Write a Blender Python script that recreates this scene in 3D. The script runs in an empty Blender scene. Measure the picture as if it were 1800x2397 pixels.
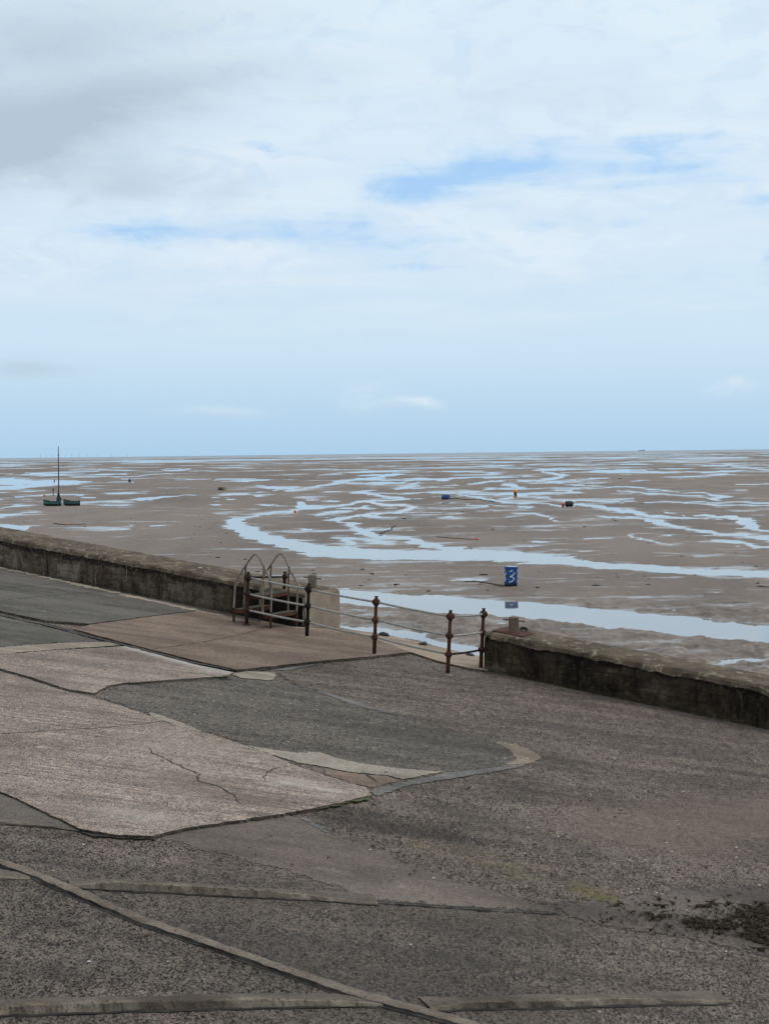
import bpy, bmesh, math, random
import numpy as np
from mathutils import Vector, Matrix, noise as mnoise
from math import radians as R, sin, cos, pi, atan, atan2, sqrt
random.seed(7); rng = np.random.default_rng(7)
S = bpy.context.scene
COL = S.collection

# ---------------------------------------------------------------- camera
W0, H0, F = 1800.0, 2397.0, 3400.0
CAMZ = 5.9
PITCH, ROLL = atan(136.7 / F), atan(-21.0 / 1800.0)
cd = bpy.data.cameras.new('camera'); cam = bpy.data.objects.new('camera', cd); COL.objects.link(cam)
cam.matrix_world = Matrix.Translation((0, 0, CAMZ)) @ Matrix.Rotation(pi/2 - PITCH, 4, 'X') @ Matrix.Rotation(ROLL, 4, 'Z')
cd.sensor_fit = 'VERTICAL'; cd.sensor_height = 36; cd.sensor_width = 36; cd.lens = F / H0 * 36
cd.clip_start = 0.1; cd.clip_end = 120000
S.camera = cam
CR = cam.matrix_world.to_3x3()
DS = 1800.0 / 1661.0

def ray(px, py):
    return CR @ Vector(((px - W0/2) / F, -(py - H0/2) / F, -1.0))
SX, Z0 = 0.139, CAMZ - 3.653          # the slipway: one plane falling to the right
def gz(x): return Z0 - SX * x
def on_slip(px, py, h=0.0):
    d = ray(px, py)
    t = (Z0 + h - CAMZ) / (d.z + SX * d.x)
    return Vector((0, 0, CAMZ)) + d * t
def on_beach(px, py, z=0.0):
    d = ray(px, py); t = (z - CAMZ) / d.z
    return Vector((0, 0, CAMZ)) + d * t
def at_depth(px, py, Y):
    d = ray(px, py); return Vector((0, 0, CAMZ)) + d * (Y / d.y)
def Dp(x, y): return (x * DS, y * DS)
def zc(ox, oy, s): return lambda x, y: (ox + x * s, oy + y * s)
A_ = zc(0, 1060, .2709); B_ = zc(450, 1060, .2709); C_ = zc(900, 1050, .2709); D_ = zc(1350, 1050, .2709)
E_ = zc(700, 1230, .3311); F_ = zc(1250, 1230, .3311); H_ = zc(500, 1050, .3612)
Z4 = zc(520, 1270, .2047); Z5 = zc(820, 1350, .289); Z7 = zc(1120, 1400, .4094); Z6 = zc(80, 1030, .0963)

# ---------------------------------------------------------------- object helpers
def tag(o, label=None, cat=None, group=None, kind=None):
    if label: o['label'] = label
    if cat: o['category'] = cat
    if group: o['group'] = group
    if kind: o['kind'] = kind
    return o
def link(name, bm_or_me, m, parent=None, smooth=False):
    if isinstance(bm_or_me, bmesh.types.BMesh):
        me = bpy.data.meshes.new(name); bm_or_me.normal_update(); bm_or_me.to_mesh(me); bm_or_me.free()
    else: me = bm_or_me
    o = bpy.data.objects.new(name, me); COL.objects.link(o)
    for x in (m if isinstance(m, (list, tuple)) else [m]): me.materials.append(x)
    if smooth: me.polygons.foreach_set('use_smooth', [True] * len(me.polygons))
    if parent is not None:
        o.parent = parent
        o.matrix_parent_inverse = Matrix.Translation(-parent.location)
        if parent.type == 'EMPTY' and parent.rotation_euler.z: o.matrix_parent_inverse = Matrix.Identity(4)
    return o
def empty(name, loc, label, cat, group=None):
    o = bpy.data.objects.new(name, None); COL.objects.link(o); o.location = loc; o.empty_display_size = .2
    return tag(o, label, cat, group)
def tube(bm, pts, r, seg=10, cap=True):
    pts = [Vector(p) for p in pts]; n = len(pts)
    rs = r if isinstance(r, (list, tuple)) else [r] * n
    t0 = (pts[1] - pts[0]).normalized()
    up = Vector((0, 0, 1)) if abs(t0.z) < .9 else Vector((1, 0, 0))
    a = t0.cross(up).normalized(); rings = []
    for i in range(n):
        t = ((pts[min(i+1, n-1)] - pts[i]).normalized() + (pts[i] - pts[max(i-1, 0)]).normalized())
        t = t.normalized() if t.length > 1e-6 else t0
        a = (a - t * a.dot(t)).normalized(); b = t.cross(a)
        rings.append([bm.verts.new(pts[i] + (a * cos(2*pi*k/seg) + b * sin(2*pi*k/seg)) * rs[i]) for k in range(seg)])
    for i in range(n - 1):
        for k in range(seg):
            bm.faces.new((rings[i][k], rings[i][(k+1) % seg], rings[i+1][(k+1) % seg], rings[i+1][k]))
    if cap:
        bm.faces.new(rings[0][::-1]); bm.faces.new(rings[-1])
    return bm
def lathe(bm, prof, o, axis=Vector((0, 0, 1)), seg=20):
    axis = Vector(axis).normalized(); o = Vector(o)
    ref = Vector((1, 0, 0)) if abs(axis.x) < .9 else Vector((0, 1, 0))
    a = (ref - axis * ref.dot(axis)).normalized(); b = axis.cross(a); rings = []
    for r, z in prof:
        rings.append([bm.verts.new(o + axis * z + (a * cos(2*pi*k/seg) + b * sin(2*pi*k/seg)) * max(r, 1e-4)) for k in range(seg)])
    for i in range(len(rings) - 1):
        for k in range(seg):
            bm.faces.new((rings[i][k], rings[i][(k+1) % seg], rings[i+1][(k+1) % seg], rings[i+1][k]))
    bm.faces.new(rings[0][::-1]); bm.faces.new(rings[-1])
    return bm
def ball(bm, c, r, seg=16, squash=1.0):
    prof = [(r * sin(pi*i/10), -r * squash * cos(pi*i/10)) for i in range(11)]
    return lathe(bm, prof, c, seg=seg)
def box(bm, c, ax, ay, az):
    c, ax, ay, az = Vector(c), Vector(ax), Vector(ay), Vector(az)
    v = [bm.verts.new(c + ax*i + ay*j + az*k) for i in (-1, 1) for j in (-1, 1) for k in (-1, 1)]
    for f in ((0,1,3,2), (4,6,7,5), (0,4,5,1), (2,3,7,6), (0,2,6,4), (1,5,7,3)): bm.faces.new([v[i] for i in f])
    return bm
def fn(x, y, z=0.0, o=3):
    s = 0; a = .5
    for _ in range(o):
        s += a * mnoise.noise((x, y, z)); x *= 2; y *= 2; z += 7.3; a *= .5
    return s
def lump(bm, c, rx, ry, rz, seed, seg=10, rings=7, rough=.35):
    c = Vector(c); vs = []
    for i in range(1, rings):
        th = pi * i / rings
        row = []
        for k in range(seg):
            ph = 2*pi*k/seg
            n = Vector((sin(th)*cos(ph), sin(th)*sin(ph), cos(th)))
            s = 1 + rough * 1.6 * fn(n.x*1.3 + seed*3.1, n.y*1.3, n.z*1.3)
            row.append(bm.verts.new(c + Vector((n.x*rx, n.y*ry, n.z*rz)) * s))
        vs.append(row)
    t = bm.verts.new(c + Vector((0, 0, rz))); b = bm.verts.new(c - Vector((0, 0, rz)))
    for k in range(seg):
        bm.faces.new((t, vs[0][k], vs[0][(k+1) % seg])); bm.faces.new((b, vs[-1][(k+1) % seg], vs[-1][k]))
        for i in range(len(vs) - 1): bm.faces.new((vs[i][k], vs[i+1][k], vs[i+1][(k+1) % seg], vs[i][(k+1) % seg]))
    return bm

# ---------------------------------------------------------------- materials
def lin(c):
    def f(u):
        u /= 255.0
        return u/12.92 if u <= .04045 else ((u + .055)/1.055)**2.4
    return (f(c[0]), f(c[1]), f(c[2]), 1)
class NT:
    def __init__(s, name):
        s.m = bpy.data.materials.new(name); s.m.use_nodes = True; s.t = s.m.node_tree
        s.b = s.t.nodes['Principled BSDF']
        s.geo = s.t.nodes.new('ShaderNodeNewGeometry'); s.P = s.geo.outputs['Position']
    def n(s, ty, **kw):
        x = s.t.nodes.new(ty)
        for k, v in kw.items(): setattr(x, k, v)
        return x
    def put(s, sock, v):
        if isinstance(v, bpy.types.NodeSocket): s.t.links.new(v, sock)
        else: sock.default_value = v
    def map(s, scale=(1, 1, 1), rot=0.0, loc=(0, 0, 0), vec=None):
        x = s.n('ShaderNodeMapping'); s.put(x.inputs['Vector'], vec or s.P)
        x.inputs['Scale'].default_value = scale; x.inputs['Rotation'].default_value = (0, 0, rot); x.inputs['Location'].default_value = loc
        return x.outputs[0]
    def noise(s, scale, vec=None, detail=4, rough=.55, dist=0):
        x = s.n('ShaderNodeTexNoise'); s.put(x.inputs['Vector'], vec or s.P)
        x.inputs['Scale'].default_value = scale; x.inputs['Detail'].default_value = detail
        x.inputs['Roughness'].default_value = rough; x.inputs['Distortion'].default_value = dist
        return x.outputs['Fac']
    def voro(s, scale, vec=None, out='Color', feat='F1'):
        x = s.n('ShaderNodeTexVoronoi', feature=feat); s.put(x.inputs['Vector'], vec or s.P); x.inputs['Scale'].default_value = scale
        return x.outputs[out]
    def ramp(s, fac, a, b, c=(0, 0, 0, 1), d=(1, 1, 1, 1)):
        x = s.n('ShaderNodeValToRGB'); s.put(x.inputs[0], fac); e = x.color_ramp.elements
        e[0].position = a; e[0].color = c; e[1].position = b; e[1].color = d
        return x.outputs[0]
    def mr(s, v, a, b, c=0.0, d=1.0):
        x = s.n('ShaderNodeMapRange', interpolation_type='SMOOTHSTEP'); s.put(x.inputs[0], v)
        for i, q in enumerate((a, b, c, d)): x.inputs[1+i].default_value = q
        return x.outputs[0]
    def mix(s, fac, a, b, mode='MIX'):
        x = s.n('ShaderNodeMix', data_type='RGBA', blend_type=mode)
        s.put(x.inputs[0], fac); s.put(x.inputs[6], a); s.put(x.inputs[7], b)
        return x.outputs[2]
    def math(s, op, a, b=0.0, clamp=False):
        x = s.n('ShaderNodeMath', operation=op, use_clamp=clamp); s.put(x.inputs[0], a); s.put(x.inputs[1], b)
        return x.outputs[0]
    def bump(s, h, strength=.5, dist=.01):
        x = s.n('ShaderNodeBump'); s.put(x.inputs['Height'], h); x.inputs['Strength'].default_value = strength; x.inputs['Distance'].default_value = dist
        s.t.links.new(x.outputs[0], s.b.inputs['Normal'])
    def sep(s, v=None):
        x = s.n('ShaderNodeSeparateXYZ'); s.put(x.inputs[0], v or s.P); return x.outputs
    def attr(s, name):
        x = s.n('ShaderNodeAttribute', attribute_name=name); return x.outputs['Fac']
    def color(s, c): s.put(s.b.inputs['Base Color'], c)
    def rough(s, r, spec=.5): s.put(s.b.inputs['Roughness'], r); s.b.inputs['Specular IOR Level'].default_value = spec
def scl(c, k): return (c[0]*k, c[1]*k, c[2]*k, 1)

def ground_mat(name, c1, c2, grain=40, contrast=.5, speck=.0, grooves=0.0, gvec=None, patch=.5, pale=None, pale_t=.62, rough=.85, bump=.5, wet=False, dark_t=None):
    g = NT(name)
    big = g.noise(.55, detail=5, rough=.6)
    mid = g.noise(3.1, g.map((1, .7, 1)), detail=4, rough=.6)
    base = g.mix(g.mr(g.math('ADD', g.math('MULTIPLY', big, .6), g.math('MULTIPLY', mid, .4)), .38, .62), lin(c1), lin(c2))
    st = g.map((1, .55, 1))
    gr = g.noise(grain*3.2, st, detail=2, rough=.75)
    gr2 = g.noise(grain*1.6, st, detail=3, rough=.75)
    sep = g.n('ShaderNodeSeparateColor'); g.put(sep.inputs[0], g.voro(grain*2.6, st))
    gr3 = g.noise(grain*.42, st, detail=4, rough=.7)
    k = g.math('ADD', g.math('MULTIPLY', gr, .55), g.math('ADD', g.math('MULTIPLY', g.math('ADD', g.math('MULTIPLY', gr2, .55), g.math('MULTIPLY', gr3, .45)), .75), g.math('MULTIPLY', sep.outputs[0], .22)))
    kf = g.mr(k, .50, 1.02, 1 - contrast*1.4, 1 + contrast*1.4)
    if grooves:
        wv = g.noise(1.0, gvec or g.map((1.6, 17, 1), rot=.03), detail=4, rough=.7, dist=.15)
        gm = g.mr(g.noise(.8, g.map((1, 1, 1), loc=(3, 5, 0)), detail=2), .36, .62)
        kf = g.math('MULTIPLY', kf, g.math('ADD', 1.0, g.math('MULTIPLY', g.math('MULTIPLY', g.mr(wv, .36, .62, -1, 1), gm), grooves)))
    col = g.mix(1.0, base, g.n('ShaderNodeCombineColor').outputs[0], 'MULTIPLY')
    cc = col.node.inputs[7].links[0].from_node
    for i in range(3): g.put(cc.inputs[i], kf)
    # warm and cool stones
    hue = g.mr(sep.outputs[1], .1, .9)
    col = g.mix(g.math('MULTIPLY', contrast*.55, 1.0), col, g.mix(hue, scl(lin(c1), .9), scl((lin(c2)[0]*1.12, lin(c2)[1], lin(c2)[2]*.86), 1.1)), 'OVERLAY') if False else col
    col = g.mix(g.mr(hue, .0, 1.0, .0, .35), col, g.mix(1.0, col, (1.18, .98, .82, 1), 'MULTIPLY'))
    # wear running down the slipway
    dn = g.noise(1.0, g.map((.30, 2.3, 1), rot=.60, loc=(2, 7, 0)), detail=6, rough=.62)
    col = g.mix(g.mr(dn, .44, .66, 0, .42), col, scl(lin(c1), .55))
    col = g.mix(g.mr(dn, .56, .30, 0, .30), col, scl(lin(c2), 1.18))
    # dark stains
    sn = g.noise(.33, g.map((1, 1.6, 1), loc=(11, 3, 0)), detail=6, rough=.62)
    col = g.mix(g.mr(sn, .53, .70, 0, patch), col, scl(lin(c1), .45))
    if pale:
        pn = g.noise(1.7, g.map((.8, 1.2, 1), loc=(5, 9, 0)), detail=7, rough=.7)
        col = g.mix(g.mr(pn, pale_t, pale_t + .07, 0, .75), col, lin(pale))
    if speck:
        sv = g.voro(3.3, out='Distance')
        col = g.mix(g.mr(sv, .035, .05, speck, 0), col, lin((215, 212, 205)))
    g.color(col)
    g.rough(g.mr(mid, .3, .7, rough - .06, rough + .1) if not wet else g.mr(g.noise(1.3, detail=5), .42, .58, .45, .8), .12 if not wet else .25)
    g.bump(g.math('ADD', gr, gr2), bump, .012)
    return g.m

M = {}
M['coarse'] = ground_mat('coarse_aggregate', (80, 75, 70), (100, 93, 86), 24, .8, patch=.5, bump=1.0)
M['ribbed'] = ground_mat('ribbed_concrete', (125, 114, 105), (147, 135, 125), 30, .56, grooves=.36, patch=.45, pale=(170, 162, 153), pale_t=.62)
M['brown'] = ground_mat('brown_concrete', (110, 96, 85), (130, 115, 102), 34, .34, speck=.6, patch=.42, pale=(156, 146, 135), pale_t=.66)
M['grey'] = ground_mat('grey_concrete', (84, 82, 77), (103, 100, 94), 36, .36, patch=.45, pale=(146, 141, 131), pale_t=.64)
M['fine'] = ground_mat('fine_aggregate', (84, 80, 75), (103, 98, 91), 30, .8, speck=.9, patch=.42, bump=.6)
M['mortar'] = ground_mat('pale_mortar', (128, 122, 111), (152, 145, 132), 26, .26, patch=.55)
M['sandcover'] = ground_mat('drifted_sand', (140, 130, 116), (156, 145, 130), 40, .2, patch=.3)
M['wetmortar'] = ground_mat('grey_mortar', (96, 95, 93), (118, 116, 113), 24, .3, patch=.5)
M['smooth'] = ground_mat('weathered_concrete', (94, 87, 80), (116, 107, 99), 34, .32, patch=.5, pale=(142, 134, 124), pale_t=.62)
M['smoothslab'] = ground_mat('worn_slab_concrete', (94, 88, 82), (112, 105, 98), 34, .3, patch=.5)
M['pink'] = ground_mat('pinkish_patch', (128, 115, 101), (148, 134, 119), 24, .3, patch=.5)
M['quay'] = ground_mat('quay_edge_concrete', (140, 126, 112), (162, 147, 132), 34, .24, patch=.45, pale=(184, 175, 163), pale_t=.64)
M['mud'] = ground_mat('wet_mud', (90, 84, 79), (108, 101, 95), 20, .3, patch=.5, bump=1.0)
M['rib'] = ground_mat('rib_concrete', (122, 113, 102), (148, 138, 124), 30, .4, patch=.6, bump=1.0)
M['edge'] = ground_mat('shadow_dark_slab_edge', (66, 59, 51), (98, 89, 79), 18, .7, patch=.6, bump=1.0)  # slab sides coloured dark to paint in the shadow along their edges
def plain(name, c, rough=.6, var=.2, scale=6, spec=.5, metal=0.0, bump=0.0):
    g = NT(name); n = g.noise(scale, detail=5, rough=.65)
    g.color(g.mix(g.mr(n, .35, .65), scl(lin(c), 1 - var), scl(lin(c), 1 + var))); g.rough(rough, spec)
    g.b.inputs['Metallic'].default_value = metal
    if bump: g.bump(n, bump, .01)
    return g.m
M['crack'] = plain('dark_joint_and_rib_shade', (44, 40, 35), .9, .4, 9)
M['moss'] = plain('green_moss', (72, 78, 38), .95, .5, 14, bump=.6)
M['weed'] = plain('dark_seaweed', (56, 48, 39), .85, .6, 30, spec=.2, bump=.5)
def rust_mat(name, c1, c2, c3, t=.5):
    g = NT(name); n = g.noise(9, g.map((1, 1, .35)), detail=6, rough=.7); n2 = g.noise(70, detail=3)
    c = g.mix(g.mr(n, t - .1, t + .1), lin(c1), lin(c2)); c = g.mix(g.mr(n2, .5, .7), c, lin(c3))
    g.color(c); g.rough(.85, .3); g.bump(n2, .5, .004); return g.m
M['rust'] = rust_mat('rusty_iron', (66, 40, 30), (92, 55, 38), (48, 32, 26))
M['rustdark'] = rust_mat('dark_rusty_iron', (44, 30, 24), (66, 42, 32), (34, 26, 22))
M['black'] = rust_mat('black_painted_iron', (20, 19, 19), (30, 28, 27), (44, 34, 28))
M['galv'] = rust_mat('dull_galvanised_steel', (164, 163, 157), (146, 143, 136), (122, 115, 104), .5)
M['galvrail'] = rust_mat('stained_galvanised_steel', (146, 138, 128), (128, 114, 102), (104, 82, 66), .5)
M['steelrust'] = rust_mat('rust_streaked_steel', (150, 136, 120), (120, 84, 60), (90, 58, 40), .5)
M['grate'] = plain('algae_grating', (70, 66, 52), .85, .5, 26, bump=.5)
M['upright'] = rust_mat('grimy_galvanised_upright', (132, 116, 102), (104, 84, 68), (84, 60, 46), .5)
M['bollard'] = rust_mat('weathered_bollard_iron', (112, 92, 80), (96, 78, 68), (122, 104, 92))
M['bollard2'] = rust_mat('lichen_grey_bollard', (118, 108, 94), (96, 86, 74), (128, 118, 104))
M['white'] = plain('white_scrap', (205, 203, 196), .8, .1, 9)
M['timber'] = plain('wet_black_timber', (40, 35, 32), .6, .4, 12, bump=.5)

def wall_face(name, dark, mid, lightc, light_t, top=.55, end=False):
    g = NT(name); p = g.sep()
    ht = g.math('ADD', p['Z'], g.math('SUBTRACT', g.math('MULTIPLY', p['X'], SX), Z0))      # height above the slipway
    str_ = g.noise(1.0, g.map((3.4, 3.4, .45)), detail=6, rough=.7)
    blot = g.noise(1.25, detail=7, rough=.72, dist=.6)
    hor = g.noise(1.0, g.map((.5, .5, 9)), detail=4, rough=.65)
    k = g.math('ADD', g.math('MULTIPLY', str_, .45), g.math('MULTIPLY', blot, .55))
    c = g.mix(g.mr(k, light_t - .10, light_t + .07), lin(dark), lin(mid))
    c = g.mix(g.mr(blot, light_t + .06, light_t + .16, 0, .75), c, lin(lightc))
    c = g.mix(g.mr(hor, .56, .66, 0, .5), c, scl(lin(dark), .8))
    th = g.math('ADD', ht, g.math('MULTIPLY', g.math('SUBTRACT', g.noise(2.2, detail=5, rough=.7), .5), .42))
    c = g.mix(g.mr(th, top, top + .09, 0, .92), c, scl(lin(dark), .45))                      # black algae crust along the top
    c = g.mix(g.mr(th, .0, .12, .55, 0), c, lin((62, 58, 42)))
    bd = g.math('SINE', g.math('MULTIPLY', ht, 2*pi/.175))
    c = g.mix(g.math('MULTIPLY', g.mr(bd, .90, .99), g.mr(g.noise(2.4, detail=4), .42, .58, .1, .6)), c, scl(lin(dark), .5))
    vj = g.math('SINE', g.math('ADD', g.math('MULTIPLY', p['X'], 2.35), g.math('MULTIPLY', blot, .3)))
    c = g.mix(g.mr(vj, .9975, .9996, 0, .75), c, scl(lin(dark), .4))
    gr_ = g.noise(13, detail=6, rough=.8)
    c = g.mix(g.mr(gr_, .52, .66, 0, .65), c, scl(lin(dark), .7)); c = g.mix(g.mr(gr_, .46, .34, 0, .45), c, lin(lightc))
    rs = g.noise(1.0, g.map((5, 5, .5), loc=(9, 2, 0)), detail=4, rough=.7)
    c = g.mix(g.mr(rs, .60, .70, 0, .6), c, lin((78, 54, 40)))
    c = g.mix(g.mr(g.noise(1.0, g.map((9, 9, .9), loc=(1, 6, 0)), detail=3), .64, .72, 0, .55), c, lin(lightc))
    c = g.mix(g.mr(g.noise(38, detail=3), .5, .75, 0, .5), c, lin(mid))
    if end:      # darker, nearly black towards the stile end
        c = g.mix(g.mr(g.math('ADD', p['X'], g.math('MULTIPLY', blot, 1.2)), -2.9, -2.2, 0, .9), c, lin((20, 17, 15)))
    g.color(c); g.rough(.92, .15); g.bump(g.math('ADD', blot, g.noise(30, detail=4)), .8, .02)
    return g.m
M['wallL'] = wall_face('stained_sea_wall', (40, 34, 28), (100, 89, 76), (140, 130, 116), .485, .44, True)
M['wallR'] = wall_face('blackened_sea_wall', (24, 19, 15), (62, 53, 43), (104, 95, 80), .505, .48)
def cope_mat(name, c1, c2, pale):
    g = NT(name)
    b = g.noise(1.4, g.map((1, 1, 1)), detail=7, rough=.7); m2 = g.noise(5.5, detail=6, rough=.75); gr = g.noise(45, detail=3, rough=.7)
    c = g.mix(g.mr(b, .4, .6), lin(c1), lin(c2)); c = g.mix(g.mr(m2, .53, .63, 0, .85), c, lin(pale))
    c = g.mix(g.mr(g.noise(4.5, g.map(loc=(4, 4, 4)), detail=6, rough=.75), .56, .66, 0, .85), c, scl(lin(c1), .4))
    c = g.mix(g.mr(gr, .5, .75, 0, .45), c, scl(lin(c1), .5))
    g.color(c); g.rough(.92, .25); g.bump(g.math('ADD', m2, gr), .9, .02); return g.m
M['cope'] = cope_mat('lichened_coping', (80, 70, 57), (106, 93, 77), (150, 138, 116))
M['endface'] = ground_mat('wall_end_concrete', (146, 131, 115), (160, 146, 130), 26, .2, patch=.35)

# ---------------------------------------------------------------- numpy noise
def vnoise(u, v, seed):
    iu = np.floor(u).astype(np.int64); iv = np.floor(v).astype(np.int64)
    fu = (u - iu).astype(np.float32); fv = (v - iv).astype(np.float32)
    fu = fu*fu*(3 - 2*fu); fv = fv*fv*(3 - 2*fv)
    def h(a, b):
        k = (a * 374761393 + b * 668265263 + seed * 1442695041) & 0xffffffff
        k = ((k ^ (k >> 13)) * 1274126177) & 0xffffffff
        return ((k ^ (k >> 16)) & 0xffff).astype(np.float32) / 65535.0
    return (h(iu, iv)*(1-fu) + h(iu+1, iv)*fu)*(1-fv) + (h(iu, iv+1)*(1-fu) + h(iu+1, iv+1)*fu)*fv
def fbm(u, v, seed, o=4, gain=.5):
    s = np.zeros_like(u, dtype=np.float32); a = 1.0; t = 0
    for i in range(o):
        s += a * vnoise(u, v, seed + i*17); t += a; a *= gain; u = u*2.03 + 5.1; v = v*2.03 + 1.7
    return s / t

# ---------------------------------------------------------------- beach: a sand relief flooded by one level sheet of water
KD = CAMZ * F
def qd(pt):                     # beach point -> (lateral slope, depression), the grid's own coordinates
    w = on_beach(*pt); return (w.x / w.y * F, KD / w.y)
rows = np.concatenate([np.arange(900, 540, -12.0), np.arange(540, 130, -1.3), np.arange(130, 26, -.72), np.arange(26, 6.1, -.36)])
cols = np.concatenate([np.arange(-1900, -980, 12.0), np.arange(-980, 980, 2.1), np.arange(980, 1901, 12.0)])
Q, DD = np.meshgrid(cols.astype(np.float32), rows.astype(np.float32))
Yw = KD / DD; Xw = Q / F * Yw
# ragged edges: warp the look-up coordinates
wn = np.clip(DD / 120, .12, 1.3)
Qs = Q + (fbm(Q/40, DD/(3.2*wn), 3, 4) - .5) * 34 * wn
Ds = DD + (fbm(Q/75, DD/(7*wn), 9, 4) - .5) * 6 * wn + (fbm(Q/42, DD/(1.7*wn), 19, 3) - .5) * 6.5 * wn
MASK = np.full(Q.shape, -30.0, np.float32)
AN = .22                         # marks on the flats are long sideways
def add_line(zf, pts, w_scale):
    w_scale = w_scale * .74
    P = [qd(zf(x, y)) + (w * w_scale,) for x, y, w in pts]
    for (x0, y0, w0), (x1, y1, w1) in zip(P[:-1], P[1:]):
        pad = 30
        r = np.where((rows > min(y0, y1) - pad - max(w0, w1)) & (rows < max(y0, y1) + pad + max(w0, w1)))[0]
        c = np.where((cols > min(x0, x1) - 190) & (cols < max(x0, x1) + 190))[0]
        if not len(r) or not len(c): continue
        sl = np.s_[r[0]:r[-1]+1, c[0]:c[-1]+1]
        qx = (Qs[sl] - x0) * AN; qy = Ds[sl] - y0; ex = (x1 - x0) * AN; ey = y1 - y0
        t = np.clip((qx*ex + qy*ey) / max(ex*ex + ey*ey, 1e-6), 0, 1)
        MASK[sl] = np.maximum(MASK[sl], (w0 + (w1 - w0)*t) - np.sqrt((qx - t*ex)**2 + (qy - t*ey)**2))
def add_ell(zf, lst, s):
    for cx, cy, rx, ry in lst: add_line(zf, [(cx - rx*.8, cy, ry*.55), (cx, cy, ry*.9), (cx + rx*.8, cy, ry*.55)], s)
def add_poly(zf, pts):
    P = [qd(zf(*p)) for p in pts]
    xs = [p[0] for p in P]; ys = [p[1] for p in P]; pad = 30
    r = np.where((rows > min(ys) - pad) & (rows < max(ys) + pad))[0]; c = np.where((cols > min(xs) - 60) & (cols < max(xs) + 60))[0]
    sl = np.s_[r[0]:r[-1]+1, c[0]:c[-1]+1]
    x = Qs[sl]; y = Ds[sl]; ins = np.zeros(x.shape, bool); dist = np.full(x.shape, 1e9, np.float32)
    for (x0, y0), (x1, y1) in zip(P, P[1:] + P[:1]):
        if abs(y1 - y0) > 1e-9: ins ^= ((y0 > y) != (y1 > y)) & (x < (x1 - x0)*(y - y0)/(y1 - y0) + x0)
        ex = (x1 - x0)*AN; ey = y1 - y0; qx = (x - x0)*AN; qy = y - y0
        t = np.clip((qx*ex + qy*ey)/max(ex*ex + ey*ey, 1e-6), 0, 1)
        dist = np.minimum(dist, np.sqrt((qx - t*ex)**2 + (qy - t*ey)**2))
    MASK[sl] = np.maximum(MASK[sl], np.where(ins, dist, -dist))

a, b, h, f3 = .2709, .2709, .3612, .3311
add_poly(B_, [(900,425),(940,420),(1000,445),(1180,465),(1100,480),(900,492),(890,470)])
add_line(B_, [(900,490,9),(760,515,9),(680,530,8),(560,550,7),(440,565,8),(380,585,17),(372,615,22),(420,645,25)], b)
add_line(H_, [(150,500,22),(200,525,24),(300,575,28),(400,600,28),(540,632,36),(700,660,42),(900,680,46),(1100,690,44),(1300,690,42),(1500,690,46),(1660,690,48)], h)
add_line(H_, [(1000,340,6),(880,360,6),(760,378,7),(700,385,8),(640,380,9)], h)
add_line(H_, [(1000,345,7),(1100,365,7),(1300,380,6),(1210,410,7),(1000,430,7),(830,450,8),(780,463,7),(920,493,8),(880,515,8),(970,540,12),(1100,575,16),(1250,580,14),(1400,630,18),(1600,645,14)], h)
add_line(H_, [(1150,610,14),(1060,600,12),(800,575,6),(900,620,10)], h)
add_line(H_, [(1000,340,5),(1250,330,5),(1050,300,6),(920,288,6),(1050,268,5)], h)
add_line(H_, [(1000,375,4),(900,400,4),(820,405,8),(700,430,5)], h)
add_line(H_, [(1000,440,8),(1140,450,3)], h)
add_line(H_, [(1050,358,7),(1230,370,5)], h)
add_line(H_, [(0,315,3),(100,300,4),(250,293,3),(560,265,4),(640,250,5),(800,228,5)], h)
add_line(H_, [(280,245,5),(420,262,12),(530,250,6)], h)
add_line(H_, [(950,175,4),(1180,170,9),(1000,195,6),(800,215,5)], h)
add_ell(H_, [(615,523,40,4),(700,535,80,4),(555,549,30,3),(1030,524,30,3),(370,373,50,6),(300,311,35,5),(120,331,20,3),(85,402,30,3),(255,401,35,2),(20,364,30,4),(575,315,60,4),(760,342,60,5),(650,332,45,3),(780,279,45,3),(1510,452,45,7),(1400,434,50,3),(1580,502,40,3),(600,600,50,3)], h)
add_poly(A_, [(-300,222),(120,222),(230,235),(500,240),(700,242),(880,255),(700,268),(520,278),(380,290),(100,318),(-300,330),(-300,300),(140,285),(330,272),(-300,270)])
for L in ([(0,345,3),(200,335,4),(400,322,3)], [(150,380,3),(330,368,5),(450,355,4),(600,362,3),(720,366,2)],
          [(700,437,6),(850,430,5),(1000,420,4),(1110,412,4),(1180,400,9),(1300,398,14),(1380,385,5),(1500,375,4),(1661,365,4)],
          [(-100,500,8),(0,490,7),(100,465,5),(310,450,3)], [(-100,550,22),(0,545,20),(80,540,12),(310,508,3)], [(-60,410,12),(0,405,10),(80,398,4)],
          [(780,190,3),(950,186,5),(1090,178,4)], [(1000,210,4),(1200,200,4),(1350,182,3)], [(1420,155,6),(1550,150,5),(1640,140,3)], [(240,175,4),(540,170,6),(850,160,3)]): add_line(A_, L, a)
add_poly(A_, [(-200,628),(340,620),(250,640),(255,670),(160,660)])
add_ell(A_, [(770,388,50,6),(930,455,55,5),(1060,454,50,4),(735,638,65,4),(975,656,135,4),(1095,630,30,5),(1315,640,35,5),(1385,635,40,5),(1190,350,80,3),(1050,353,120,3),(1020,127,35,2),(650,148,30,2),(300,625,60,3)], a)
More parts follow.
